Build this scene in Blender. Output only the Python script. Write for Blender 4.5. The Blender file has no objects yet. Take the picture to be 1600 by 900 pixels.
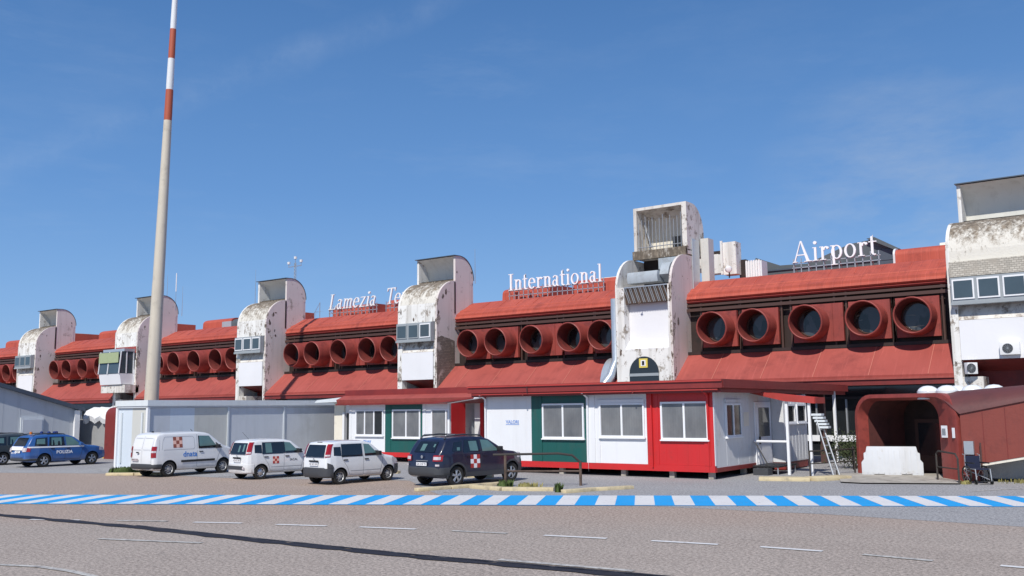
import bpy, bmesh, math, random
from mathutils import Vector, Matrix
random.seed(7)
sc = bpy.context.scene
COL = sc.collection
R = math.radians
# ------------------------------------------------------------------ materials
def newmat(name):
    m = bpy.data.materials.new(name); m.use_nodes = True
    nt = m.node_tree; b = nt.nodes['Principled BSDF']
    return m, nt, b
def N(nt, t, **kw):
    n = nt.nodes.new(t)
    for k, v in kw.items(): setattr(n, k, v)
    return n
def rgba(c): return (c[0], c[1], c[2], 1)
def ramp(nt, src, p0, p1, c0=(0,0,0,1), c1=(1,1,1,1)):
    r = N(nt, 'ShaderNodeValToRGB'); e = r.color_ramp.elements
    e[0].position = p0; e[1].position = p1; e[0].color = c0; e[1].color = c1
    nt.links.new(src, r.inputs[0]); return r.outputs[0]
def mixc(nt, f, a, b, mode='MIX'):
    m = N(nt, 'ShaderNodeMix', data_type='RGBA', blend_type=mode)
    if isinstance(f, (int, float)): m.inputs[0].default_value = f
    else: nt.links.new(f, m.inputs[0])
    for i, s in ((6, a), (7, b)):
        if isinstance(s, tuple): m.inputs[i].default_value = rgba(s)
        else: nt.links.new(s, m.inputs[i])
    return m.outputs[2]
def noise(nt, scale, detail=6, sc3=None, rough=.6, obj=False, off=0):
    g = N(nt, 'ShaderNodeTexCoord').outputs['Object'] if obj else N(nt, 'ShaderNodeNewGeometry').outputs['Position']
    mp = N(nt, 'ShaderNodeMapping'); nt.links.new(g, mp.inputs[0])
    if sc3: mp.inputs['Scale'].default_value = sc3
    mp.inputs['Location'].default_value = (off, off*1.7, off*.6)
    n = N(nt, 'ShaderNodeTexNoise'); n.inputs['Scale'].default_value = scale
    n.inputs['Detail'].default_value = detail; n.inputs['Roughness'].default_value = rough
    nt.links.new(mp.outputs[0], n.inputs['Vector']); return n.outputs['Fac']
def bump(nt, b, src, s=.3, d=.02):
    n = N(nt, 'ShaderNodeBump'); n.inputs['Strength'].default_value = s; n.inputs['Distance'].default_value = d
    nt.links.new(src, n.inputs['Height']); nt.links.new(n.outputs[0], b.inputs['Normal'])
def wmat(name, col, dirt=(.2,.18,.15), lo=.55, hi=.7, scale=.8, streak=.35, slo=.5, shi=.75, tint=None, rough=.8, bs=.3, off=0, obj=False, amt=1.0, peel=None, slope=False, ribs=0):
    """weathered surface: blotches of dirt, run-down streaks and a fine tonal drift"""
    m, nt, b = newmat(name)
    n1 = noise(nt, scale, 9, rough=.68, off=off, obj=obj)
    f1 = ramp(nt, n1, lo, hi, (0,0,0,1), (amt,amt,amt,1))
    base = mixc(nt, noise(nt, scale*.35, 3, off=off+5, obj=obj), tuple(c*.86 for c in col), tuple(min(1,c*1.12) for c in (tint or col)))
    c = mixc(nt, f1, base, dirt)
    st = ramp(nt, noise(nt, 1.0, 5, (3.5,.22,.22) if slope else (2.6,2.6,.16), off=off+9, obj=obj), slo, shi, (0,0,0,1), (streak,)*3+(1,))
    c = mixc(nt, st, c, dirt)
    if slope:  # pale run-offs and dust along the fall of the roof
        c = mixc(nt, ramp(nt, noise(nt, 1.0, 8, (9,.5,.5), rough=.7, off=off+31), .56, .74, (0,0,0,1), (.5,.5,.5,1)), c, tuple(min(1,x*1.5+.05) for x in col))
        c = mixc(nt, ramp(nt, noise(nt, 5, 10, rough=.8, off=off+17), .62, .72, (0,0,0,1), (.55,.55,.55,1)), c, tuple(x*.45 for x in col))
    if ribs:
        g = N(nt, 'ShaderNodeNewGeometry'); sp = N(nt, 'ShaderNodeSeparateXYZ'); nt.links.new(g.outputs['Position'], sp.inputs[0])
        mu = N(nt, 'ShaderNodeMath', operation='MULTIPLY'); mu.inputs[1].default_value = ribs; nt.links.new(sp.outputs[0], mu.inputs[0])
        fr = N(nt, 'ShaderNodeMath', operation='FRACT'); nt.links.new(mu.outputs[0], fr.inputs[0])
        c = mixc(nt, ramp(nt, fr.outputs[0], .0, .10, (.45,.45,.45,1), (0,0,0,1)), c, tuple(x*.5 for x in col))
        c = mixc(nt, ramp(nt, fr.outputs[0], .88, .97, (0,0,0,1), (.35,.35,.35,1)), c, tuple(min(1,x*1.4+.04) for x in col))
    if peel:  # plaster fallen off in crisp-edged flakes, thickest along the front arris
        g = N(nt, 'ShaderNodeNewGeometry'); sp = N(nt, 'ShaderNodeSeparateXYZ'); nt.links.new(g.outputs['Position'], sp.inputs[0])
        mr = N(nt, 'ShaderNodeMapRange'); mr.inputs[1].default_value = 50.0; mr.inputs[2].default_value = 50.0+peel[0]; mr.inputs[3].default_value = peel[1]; mr.inputs[4].default_value = peel[2]
        nt.links.new(sp.outputs[1], mr.inputs[0])
        ad = N(nt, 'ShaderNodeMath', operation='ADD'); nt.links.new(mr.outputs[0], ad.inputs[0]); nt.links.new(noise(nt, 1.5, 12, (1.3,1.3,.8), rough=.78, off=off+21), ad.inputs[1])
        under = mixc(nt, ramp(nt, noise(nt, 7, 6, off=off+3), .4, .6), (.24,.20,.17), (.40,.35,.30))
        c = mixc(nt, ramp(nt, ad.outputs[0], .635, .65), c, under)
        c = mixc(nt, ramp(nt, ad.outputs[0], .70, .72), c, (.09,.075,.06))
    nt.links.new(c, b.inputs['Base Color']); b.inputs['Roughness'].default_value = rough
    bump(nt, b, noise(nt, scale*9, 6, off=off, obj=obj), bs, .02)
    return m
def pmat(name, col, rough=.5, metal=0, coat=0, spec=.5, var=.08, obj=True, sc=3.0):
    m, nt, b = newmat(name)
    c = mixc(nt, noise(nt, sc, 5, obj=obj), tuple(x*(1-var) for x in col), tuple(min(1,x*(1+var)) for x in col))
    nt.links.new(c, b.inputs['Base Color'])
    rr = N(nt, 'ShaderNodeMapRange'); rr.inputs[3].default_value = max(0, rough-.06); rr.inputs[4].default_value = min(1, rough+.1)
    nt.links.new(noise(nt, sc*4, 4, obj=obj), rr.inputs[0]); nt.links.new(rr.outputs[0], b.inputs['Roughness'])
    b.inputs['Metallic'].default_value = metal; b.inputs['Coat Weight'].default_value = coat; b.inputs['Specular IOR Level'].default_value = spec
    b.inputs['Coat Roughness'].default_value = .06
    return m
def carpaint(name, col, dust=(.35,.31,.27), damt=.45):
    m, nt, b = newmat(name)
    tc = N(nt, 'ShaderNodeTexCoord'); sp = N(nt, 'ShaderNodeSeparateXYZ'); nt.links.new(tc.outputs['Object'], sp.inputs[0])
    mr = N(nt, 'ShaderNodeMapRange'); mr.inputs[1].default_value = .75; mr.inputs[2].default_value = .2; mr.inputs[3].default_value = .04; mr.inputs[4].default_value = damt
    nt.links.new(sp.outputs[2], mr.inputs[0])
    mu = N(nt, 'ShaderNodeMath', operation='MULTIPLY'); nt.links.new(mr.outputs[0], mu.inputs[0]); nt.links.new(ramp(nt, noise(nt, 3, 6, obj=True), .3, .7), mu.inputs[1])
    nt.links.new(mixc(nt, mu.outputs[0], col, dust), b.inputs['Base Color'])
    b.inputs['Roughness'].default_value = .32; b.inputs['Coat Weight'].default_value = .7; b.inputs['Coat Roughness'].default_value = .07
    return m
def brickish(name, col, mortar, s=3.0, over=(.55,.5,.45), lo=.45, hi=.62):
    m, nt, b = newmat(name)
    g = N(nt, 'ShaderNodeNewGeometry'); sp = N(nt, 'ShaderNodeSeparateXYZ'); nt.links.new(g.outputs['Position'], sp.inputs[0]); mp = N(nt, 'ShaderNodeCombineXYZ')
    sa = N(nt, 'ShaderNodeMath', operation='ADD'); nt.links.new(sp.outputs[0], sa.inputs[0]); nt.links.new(sp.outputs[1], sa.inputs[1]); nt.links.new(sa.outputs[0], mp.inputs[0]); nt.links.new(sp.outputs[2], mp.inputs[1])
    bt = N(nt, 'ShaderNodeTexBrick'); nt.links.new(mp.outputs[0], bt.inputs[0])
    bt.inputs['Color1'].default_value = rgba(col); bt.inputs['Color2'].default_value = rgba(tuple(c*.7 for c in col)); bt.inputs['Mortar'].default_value = rgba(mortar)
    bt.inputs['Scale'].default_value = s; bt.inputs['Mortar Size'].default_value = .03
    c = mixc(nt, ramp(nt, noise(nt, 1.4, 9), lo, hi), bt.outputs['Color'], over)
    nt.links.new(c, b.inputs['Base Color']); b.inputs['Roughness'].default_value = .9
    bump(nt, b, bt.outputs['Fac'], .5, .03)
    return m
M = {}
M['plaster'] = wmat('plaster', (.74,.71,.66), (.27,.22,.18), .53, .62, 1.8, .6, .48, .68)
M['front'] = wmat('plaster_front', (.80,.79,.76), (.30,.26,.21), .57, .66, 1.5, .55, .50, .72, off=3, peel=(.4,.075,.035))
M['side'] = wmat('plaster_side', (.70,.63,.60), (.30,.26,.23), .60, .70, .9, .34, .54, .76, off=8, peel=(.7,.14,.02))
def mossmat():
    m, nt, b = newmat('barrel_plaster')
    g = N(nt, 'ShaderNodeNewGeometry'); sp = N(nt, 'ShaderNodeSeparateXYZ'); nt.links.new(g.outputs['Position'], sp.inputs[0])
    mr = N(nt, 'ShaderNodeMapRange'); mr.inputs[1].default_value = 9.2; mr.inputs[2].default_value = 12.0; mr.inputs[3].default_value = -.16; mr.inputs[4].default_value = .13
    nt.links.new(sp.outputs[2], mr.inputs[0])
    ad = N(nt, 'ShaderNodeMath', operation='ADD'); nt.links.new(mr.outputs[0], ad.inputs[0]); nt.links.new(noise(nt, 2.0, 10, (1,1,.6), rough=.75, off=13), ad.inputs[1])
    c = mixc(nt, ramp(nt, ad.outputs[0], .47, .62), (.70,.67,.60), (.27,.22,.165))
    ad2 = N(nt, 'ShaderNodeMath', operation='ADD'); nt.links.new(mr.outputs[0], ad2.inputs[0]); nt.links.new(noise(nt, 5.5, 8, (1,1,.35), rough=.8, off=3), ad2.inputs[1])
    c = mixc(nt, ramp(nt, ad2.outputs[0], .52, .66), c, (.13,.105,.08))
    nt.links.new(c, b.inputs['Base Color']); b.inputs['Roughness'].default_value = .9
    bump(nt, b, noise(nt, 9, 8, off=2), .8, .03); return m
M['moss'] = mossmat()
M['bare'] = brickish('bare_block', (.25,.21,.18), (.10,.09,.08), 2.2, (.5,.46,.42), .55, .68)
M['hatch'] = brickish('cracked_render', (.62,.58,.50), (.30,.27,.23), 2.4, (.42,.38,.32), .5, .66)
M['panelwhite'] = wmat('white_panel', (.80,.80,.82), (.5,.48,.46), .74, .9, .5, .1, .6, .9)
M['cream'] = wmat('cream_plaster', (.80,.75,.64), (.35,.3,.24), .62, .78, 1.2, .3)
M['redroof'] = wmat('red_roof', (.44,.070,.042), (.22,.04,.03), .52, .78, .9, .4, .42, .75, tint=(.50,.105,.065), rough=.7, off=2, slope=True, ribs=2.07)
M['redlow'] = wmat('faded_red_roof', (.36,.062,.047), (.22,.042,.035), .52, .78, .8, .3, .45, .75, tint=(.40,.092,.074), rough=.7, off=4, slope=True)
M['seamred'] = pmat('pale_seam', (.50,.16,.12), .7, obj=False)
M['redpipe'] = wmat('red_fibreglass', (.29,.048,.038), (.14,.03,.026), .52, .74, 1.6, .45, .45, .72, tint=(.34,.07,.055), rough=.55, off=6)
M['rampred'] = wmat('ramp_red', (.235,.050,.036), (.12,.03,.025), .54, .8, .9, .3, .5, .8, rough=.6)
M['roofmaroon'] = wmat('maroon_roof', (.13,.042,.040), (.07,.03,.03), .54, .8, .9, .3, .5, .8, rough=.6)
M['tubeinner'] = wmat('tube_inside_shaded', (.20,.035,.028), (.09,.02,.018), .48, .7, 1.6, .4, rough=.7)  # darker copy of the tube red; interior shade is put into the colour
M['tunnelinside'] = wmat('tunnel_inside_shaded', (.10,.028,.024), (.04,.015,.013), .48, .7, 1.6, .4, rough=.7)  # darkened red-brown: the shade of the tunnel depth is painted in
M['darkred'] = wmat('dark_red', (.20,.025,.022), (.09,.02,.02), .5, .75, 1.0, .4, rough=.6)
M['fascia'] = wmat('cabin_fascia', (.24,.030,.026), (.14,.02,.02), .5, .8, .8, .2, rough=.5)
M['fascialit'] = wmat('fascia_red_lit', (.45,.05,.04), (.25,.04,.03), .5, .8, .8, .2, rough=.5)  # brighter copy of the fascia red, lit look put into the colour
M['brown'] = wmat('dark_brown_wall', (.036,.020,.017), (.014,.010,.009), .45, .7, 1.5, .4, rough=.6)
M['beam'] = pmat('brown_beam', (.075,.038,.030), .55)
M['glassdark'] = pmat('dark_glazing', (.018,.021,.024), .08, spec=.8)
def blindmat():
    m, nt, b = newmat('grey_blind_glass')
    g = N(nt, 'ShaderNodeNewGeometry'); sp = N(nt, 'ShaderNodeSeparateXYZ'); nt.links.new(g.outputs['Position'], sp.inputs[0])
    mu = N(nt, 'ShaderNodeMath', operation='MULTIPLY'); mu.inputs[1].default_value = 9.0; nt.links.new(sp.outputs[0], mu.inputs[0]); fr = N(nt, 'ShaderNodeMath', operation='FRACT'); nt.links.new(mu.outputs[0], fr.inputs[0])
    c = mixc(nt, ramp(nt, noise(nt, .9, 4, (1,1,.6), off=3), .35, .65), (.125,.13,.14), (.215,.22,.225))
    c = mixc(nt, ramp(nt, fr.outputs[0], 0, .18, (.35,.35,.35,1), (0,0,0,1)), c, (.10,.10,.105))
    nt.links.new(c, b.inputs['Base Color']); b.inputs['Roughness'].default_value = .1; b.inputs['Specular IOR Level'].default_value = .7
    bump(nt, b, noise(nt, .8, 2), .08, .05); return m
M['glassgrey'] = blindmat()
def portmat():
    m, nt, b = newmat('porthole_glass')
    c = mixc(nt, ramp(nt, noise(nt, .9, 2, (1.3,1,.5), off=7), .47, .50), (.012,.013,.015), (.055,.065,.075))  # reflections painted into the glass as sharp-edged paler patches
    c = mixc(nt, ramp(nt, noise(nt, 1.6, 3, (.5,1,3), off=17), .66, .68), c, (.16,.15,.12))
    nt.links.new(c, b.inputs['Base Color']); b.inputs['Roughness'].default_value = .08; b.inputs['Specular IOR Level'].default_value = .6; return m
M['portglass'] = portmat()
M['glassblue'] = pmat('bluish_glass', (.06,.085,.10), .1, spec=.8, var=.3, sc=.7)
M['alu'] = pmat('grey_frame', (.33,.36,.38), .4)
M['winwhite'] = pmat('white_frame', (.85,.86,.88), .4)
M['wallwhite'] = wmat('cabin_white', (.80,.81,.83), (.52,.49,.45), .62, .85, .7, .2, rough=.45, bs=.05)
M['cabred'] = wmat('cabin_red', (.60,.026,.028), (.36,.04,.035), .56, .8, 1.2, .3, rough=.4, bs=.05)
M['cabgreen'] = wmat('cabin_green', (.012,.10,.088), (.05,.085,.075), .56, .8, 1.2, .35, rough=.45, bs=.05)
M['cabgrey'] = wmat('cabin_grey', (.70,.71,.72), (.42,.37,.30), .58, .8, .9, .25, rough=.5, bs=.05)
M['steel'] = pmat('galvanised', (.50,.52,.54), .38, .6)
M['duct'] = pmat('metal_duct', (.55,.60,.64), .3, .5, var=.15)
M['ductmatte'] = wmat('weathered_duct', (.42,.47,.51), (.25,.26,.26), .5, .8, 1.5, .4, rough=.55)
M['white'] = pmat('white_paint', (.82,.82,.82), .45)
M['letter'] = pmat('white_letter', (.88,.88,.90), .4)
M['lettergrey'] = pmat('greyish_letter', (.80,.83,.84), .45)
M['black'] = pmat('black_plastic', (.02,.02,.022), .5)
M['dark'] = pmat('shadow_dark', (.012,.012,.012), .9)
M['rubber'] = pmat('rubber', (.022,.021,.020), .8, var=.2)
M['bumper'] = pmat('grey_plastic', (.055,.058,.065), .55)
M['rim'] = pmat('alloy', (.52,.53,.55), .3, .7)
M['steelrim'] = pmat('steel_rim', (.42,.42,.42), .45, .3)
M['lens'] = pmat('red_lens', (.33,.010,.012), .15, coat=.6)
M['lensclear'] = pmat('clear_lens', (.62,.56,.58), .15, coat=.6)
M['orange'] = pmat('orange_lens', (.6,.18,.03), .2)
M['bluelamp'] = pmat('blue_lamp', (.01,.025,.16), .15, coat=.8)
M['carwhite'] = carpaint('van_white', (.78,.79,.80), damt=.55)
M['carnavy'] = carpaint('navy_paint', (.007,.010,.034), damt=.12)
M['carblue'] = carpaint('police_blue', (.022,.105,.34), damt=.3)
M['cargreen'] = carpaint('dark_car', (.045,.06,.07), damt=.3)
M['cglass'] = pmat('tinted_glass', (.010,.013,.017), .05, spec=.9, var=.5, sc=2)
M['cglasslit'] = pmat('glass_painted_lit', (.11,.20,.19), .06, spec=.9, var=.35, sc=2.5)  # opaque teal: reflections and see-through brightness painted into the pane colour
M['seam'] = pmat('panel_gap', (.05,.05,.055), .7)
M['seamw'] = pmat('panel_gap_light', (.28,.29,.31), .7)
M['logored'] = pmat('logo_red', (.42,.035,.03), .5)
M['logobrown'] = pmat('logo_brown', (.30,.09,.06), .5)
M['logopink'] = pmat('logo_pink', (.80,.50,.42), .5)
M['logoblue'] = pmat('logo_blue', (.06,.22,.62), .5)
M['logofaded'] = pmat('logo_faded', (.22,.34,.66), .6)
M['logowhite'] = pmat('logo_white', (.85,.85,.87), .5)
M['poletan'] = wmat('mast_grey', (.62,.56,.46), (.30,.27,.22), .55, .85, .8, .3, rough=.6, bs=.05)
M['polered'] = wmat('mast_red', (.45,.10,.05), (.25,.07,.05), .6, .85, .9, .25, rough=.6, bs=.05)
M['polewhite'] = wmat('mast_white', (.76,.78,.80), (.5,.48,.44), .6, .85, .9, .2, rough=.6, bs=.05)
M['greypanel'] = wmat('grey_sandwich_panel', (.60,.63,.67), (.40,.41,.42), .55, .85, .35, .25, .45, .75, rough=.5, bs=.03)
M['greypanel2'] = wmat('tan_sandwich_panel', (.60,.60,.56), (.40,.40,.37), .55, .85, .35, .25, rough=.5, bs=.03)
M['bluepanel'] = wmat('light_blue_panel', (.66,.73,.80), (.45,.5,.55), .6, .85, .4, .2, rough=.45, bs=.03)
M['whitecap'] = wmat('light_grey_fascia', (.70,.74,.76), (.42,.43,.43), .6, .85, .6, .2, rough=.5)
M['hangar'] = wmat('hangar_grey', (.56,.59,.62), (.38,.39,.40), .55, .85, .4, .3, rough=.5, bs=.03)
M['edge'] = pmat('dark_blue_trim', (.07,.09,.12), .5)
M['concrete'] = wmat('concrete', (.45,.42,.37), (.22,.19,.16), .48, .7, 2.0, .2, rough=.9, bs=.6)
M['kerb'] = wmat('yellow_kerb', (.66,.55,.34), (.35,.30,.22), .5, .72, 2.6, .2, rough=.85, bs=.6)
M['kerbyellow'] = wmat('bright_yellow_kerb', (.70,.46,.08), (.35,.28,.16), .55, .8, 2.6, .2, rough=.8)
M['kerbend'] = wmat('orange_kerb', (.66,.45,.12), (.35,.28,.16), .55, .8, 2.6, .2, rough=.8)
M['lining'] = wmat('hood_lining', (.90,.88,.80), (.5,.45,.36), .66, .85, 1.2, .3)  # cream raised in tone so the colour carries the bounced light
M['tarp'] = wmat('white_tarpaulin', (.80,.80,.80), (.3,.28,.26), .6, .75, 1.8, .3)
M['greywall'] = wmat('grey_render', (.33,.33,.33), (.2,.2,.2), .55, .8, .8, .2)
M['plastic'] = wmat('white_barrier_plastic', (.66,.68,.71), (.42,.38,.32), .58, .8, 2.0, .3, rough=.5, bs=.1, obj=True)
M['dome'] = pmat('white_dome', (.80,.83,.86), .25)
M['slategrey'] = wmat('dark_metal_plant', (.10,.12,.13), (.05,.055,.06), .5, .8, .8, .2, rough=.5)
M['rust'] = wmat('rusty_iron', (.13,.09,.07), (.06,.04,.03), .45, .65, 3, .2, rough=.85)
M['rail'] = pmat('dark_railing', (.05,.042,.036), .6)
M['timberdark'] = pmat('brown_post', (.09,.045,.04), .7)
M['weed'] = pmat('weed_green', (.075,.115,.028), .8, var=.5, sc=9)
M['weeddry'] = pmat('dry_weed', (.28,.25,.09), .8, var=.4, sc=9)
M['shrub'] = pmat('shrub_green', (.045,.06,.022), .8, var=.5, sc=9)
M['navycloth'] = pmat('navy_canvas', (.012,.018,.05), .8)
M['blueblind'] = pmat('green_blind', (.36,.42,.24), .6)
M['yellow'] = pmat('yellow_sign', (.75,.60,.12), .5)

def asphalt(name, col, col2, sc_=.25, band=None):
    m, nt, b = newmat(name)
    c = mixc(nt, ramp(nt, noise(nt, sc_, 5), .35, .65), col, col2)
    if band:
        g = N(nt, 'ShaderNodeNewGeometry'); dt = N(nt, 'ShaderNodeVectorMath', operation='DOT_PRODUCT'); nt.links.new(g.outputs['Position'], dt.inputs[0]); dt.inputs[1].default_value = (-math.sin(R(28)), math.cos(R(28)), 0)
        a1 = N(nt, 'ShaderNodeMath', operation='MULTIPLY_ADD'); nt.links.new(noise(nt, .35, 6), a1.inputs[0]); a1.inputs[1].default_value = 3.0; nt.links.new(dt.outputs['Value'], a1.inputs[2])
        mr = N(nt, 'ShaderNodeMapRange'); nt.links.new(a1.outputs[0], mr.inputs[0]); mr.inputs[1].default_value = 22.2; mr.inputs[2].default_value = 25.5
        c = mixc(nt, mr.outputs[0], c, band)
    fine = noise(nt, 15.0, 3, rough=.9)
    c = mixc(nt, .55, c, mixc(nt, ramp(nt, fine, .36, .64), tuple(x*.18 for x in col), tuple(min(1,x*2.1) for x in col2)))
    mid = noise(nt, 1.7, 6, (1,2.2,1), rough=.7, off=4)
    c = mixc(nt, ramp(nt, mid, .52, .8, (0,0,0,1), (.35,.35,.35,1)), c, tuple(x*.62 for x in col))
    g2 = N(nt, 'ShaderNodeNewGeometry'); vm = N(nt, 'ShaderNodeMix', data_type='RGBA'); vm.inputs[0].default_value = .04
    nz = N(nt, 'ShaderNodeTexNoise'); nz.inputs['Scale'].default_value = .9; nz.inputs['Detail'].default_value = 6; nt.links.new(g2.outputs['Position'], nz.inputs['Vector'])
    va = N(nt, 'ShaderNodeVectorMath', operation='MULTIPLY_ADD'); nt.links.new(nz.outputs['Color'], va.inputs[0]); va.inputs[1].default_value = (1.6,1.6,0); nt.links.new(g2.outputs['Position'], va.inputs[2])
    vo = N(nt, 'ShaderNodeTexVoronoi', feature='DISTANCE_TO_EDGE'); vo.inputs['Scale'].default_value = .13; nt.links.new(va.outputs[0], vo.inputs['Vector'])
    c = mixc(nt, ramp(nt, vo.outputs['Distance'], .0012, .004, (.22,.22,.22,1), (0,0,0,1)), c, tuple(x*.3 for x in col))
    oil = noise(nt, .8, 7, rough=.6, off=37)
    c = mixc(nt, ramp(nt, oil, .68, .76, (0,0,0,1), (.5,.5,.5,1)), c, tuple(x*.4 for x in col))
    st = noise(nt, .6, 6, (.12,1.4,1), rough=.7, off=11)
    c = mixc(nt, ramp(nt, st, .55, .75, (0,0,0,1), (.25,.25,.25,1)), c, tuple(x*1.35 for x in col2))
    nt.links.new(c, b.inputs['Base Color']); b.inputs['Roughness'].default_value = .92
    bump(nt, b, noise(nt, 30, 4, rough=.8), .25, .01)
    return m
M['tarmac'] = asphalt('brown_tarmac', (.280,.232,.198), (.365,.310,.268), band=(.330,.222,.165))
M['reddish'] = asphalt('reddish_tarmac', (.225,.163,.135), (.265,.20,.17))
M['grey'] = asphalt('grey_asphalt', (.25,.247,.252), (.32,.315,.315))
def paintmat(name, col, lo=.30, hi=.42, under=(.22,.20,.19)):
    m, nt, b = newmat(name)
    f = ramp(nt, noise(nt, 6.0, 8, rough=.75), lo, hi)
    nt.links.new(mixc(nt, f, under, mixc(nt, noise(nt, .8, 4), tuple(c*.85 for c in col), tuple(min(1,c*1.08) for c in col))), b.inputs['Base Color'])
    b.inputs['Roughness'].default_value = .75; return m
M['pblue'] = paintmat('blue_road_paint', (.012,.36,.80), .30, .41)
M['pwhite'] = paintmat('white_road_paint', (.74,.73,.72), .30, .42)
M['pworn'] = paintmat('worn_white_paint', (.58,.56,.52), .36, .54)
M['tar'] = paintmat('tar_band', (.020,.018,.024), .26, .42, (.10,.09,.085))

# ------------------------------------------------------------------ mesh helper
class MB:
    def __init__(s): s.v=[]; s.f=[]; s.m=[]; s.mats=[]; s.sm=[]
    def mi(s, m):
        if m not in s.mats: s.mats.append(m)
        return s.mats.index(m)
    def add(s, vs, fs, m, smooth=False):
        o=len(s.v); s.v += [tuple(v) for v in vs]; k=s.mi(m)
        for f in fs: s.f.append([o+i for i in f]); s.m.append(k); s.sm.append(smooth)
        return s
    def box(s,x0,x1,y0,y1,z0,z1,m):
        vs=[(x,y,z) for z in (z0,z1) for y in (y0,y1) for x in (x0,x1)]
        return s.add(vs,[(0,2,3,1),(4,5,7,6),(0,1,5,4),(2,6,7,3),(0,4,6,2),(1,3,7,5)],m)
    def prism(s, poly, a0, a1, m, ax='x', smooth=False):
        n=len(poly)
        def P(p,a): return {'x':(a,p[0],p[1]),'y':(p[0],a,p[1]),'z':(p[0],p[1],a)}[ax]
        vs=[P(p,a0) for p in poly]+[P(p,a1) for p in poly]
        s.add(vs,[tuple(range(n)),tuple(range(2*n-1,n-1,-1))],m)
        return s.add(vs,[(i,(i+1)%n,n+(i+1)%n,n+i) for i in range(n)],m,smooth)
    def quad(s,a,b,c,d,m): return s.add([a,b,c,d],[(0,1,2,3)],m)
    def tube(s, pts, r, m, n=8, caps=True):
        pts=[Vector(p) for p in pts]; rs=r if isinstance(r,(list,tuple)) else [r]*len(pts)
        vs=[]; fs=[]; up=None
        for i,p in enumerate(pts):
            t=(pts[min(i+1,len(pts)-1)]-pts[max(i-1,0)]).normalized()
            if up is None: up = Vector((0,0,1)) if abs(t.z)<.9 else Vector((1,0,0))
            a=t.cross(up).normalized(); b=t.cross(a).normalized(); up=-b if False else up
            for k in range(n):
                w=2*math.pi*k/n; vs.append(p+a*math.cos(w)*rs[i]+b*math.sin(w)*rs[i])
        for i in range(len(pts)-1):
            for k in range(n): fs.append((i*n+k,i*n+(k+1)%n,(i+1)*n+(k+1)%n,(i+1)*n+k))
        s.add(vs,fs,m,True)
        if caps: s.add(vs,[tuple(range(n)),tuple(range(len(vs)-n,len(vs)))],m)
        return s
    def lathe(s, prof, o, axis, m, n=24, a0=0, a1=2*math.pi):
        o=Vector(o); ax=Vector(axis).normalized(); u=ax.orthogonal().normalized(); w=ax.cross(u); full=abs(a1-a0-2*math.pi)<1e-4
        vs=[];fs=[];K=n if full else n+1
        for (h,r) in prof:
            for k in range(K):
                t=a0+(a1-a0)*k/n; vs.append(o+ax*h+u*math.cos(t)*r+w*math.sin(t)*r)
        for i in range(len(prof)-1):
            for k in range(n):
                k2=(k+1)%K if full else k+1
                fs.append((i*K+k,i*K+k2,(i+1)*K+k2,(i+1)*K+k))
        return s.add(vs,fs,m,True)
    def build(s, name, parent=None, loc=None, rotz=0, fix=True, bevel=0, ang=35):
        me=bpy.data.meshes.new(name)
        if loc is not None and parent is None:
            pass
        me.from_pydata(s.v,[],s.f)
        for m in s.mats: me.materials.append(M[m])
        me.polygons.foreach_set('material_index', s.m); me.polygons.foreach_set('use_smooth', s.sm)
        bm=bmesh.new(); bm.from_mesh(me)
        bmesh.ops.remove_doubles(bm, verts=bm.verts, dist=1e-5)
        if fix: bmesh.ops.recalc_face_normals(bm, faces=bm.faces)
        if bevel:
            es=[e for e in bm.edges if len(e.link_faces)==2 and e.calc_face_angle(0)>R(40)]
            bmesh.ops.bevel(bm, geom=es, offset=bevel, segments=2, affect='EDGES', profile=.6)
        bm.to_mesh(me); bm.free()
        try: me.set_sharp_from_angle(angle=R(ang))
        except Exception: pass
        o=bpy.data.objects.new(name, me); COL.objects.link(o)
        if parent: o.parent=parent
        if loc is not None: o.location=loc; o.rotation_euler=(0,0,rotz)
        return o
def tag(o,label=None,cat=None,group=None,kind=None):
    if label: o['label']=label
    if cat: o['category']=cat
    if group: o['group']=group
    if kind: o['kind']=kind
    return o
def empty(name, loc, label, cat, group=None, rotz=0):
    o=bpy.data.objects.new(name,None); COL.objects.link(o); o.location=loc; o.rotation_euler=(0,0,rotz); o.empty_display_size=.2
    return tag(o,label,cat,group)
def textmesh(txt, size, ext=.004, shear=0, space=1.0, bold=0):
    cu=bpy.data.curves.new('t','FONT'); cu.body=txt; cu.size=size; cu.extrude=ext; cu.shear=shear; cu.space_character=space; cu.offset=bold
    cu.align_x='CENTER'; cu.align_y='CENTER'; cu.resolution_u=3
    o=bpy.data.objects.new('t',cu); COL.objects.link(o); bpy.context.view_layer.update()
    me=bpy.data.meshes.new_from_object(o.evaluated_get(bpy.context.evaluated_depsgraph_get()))
    vs=[tuple(v.co) for v in me.vertices]; fs=[tuple(p.vertices) for p in me.polygons]
    bpy.data.objects.remove(o); bpy.data.curves.remove(cu); bpy.data.meshes.remove(me)
    return vs,fs

# ------------------------------------------------------------------ ground
def poly_sheet(name, pts, z, m, kind='structure', label=None):
    b=MB(); b.add([(x,y,z) for x,y in pts],[tuple(range(len(pts)))],m)
    o=b.build(name, fix=False)
    if o.data.polygons[0].normal.z<0: o.data.flip_normals()
    return tag(o,label,kind=kind)
poly_sheet('ground', [(-900,-300),(600,-300),(600,900),(-900,900)], 0, 'tarmac')
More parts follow.
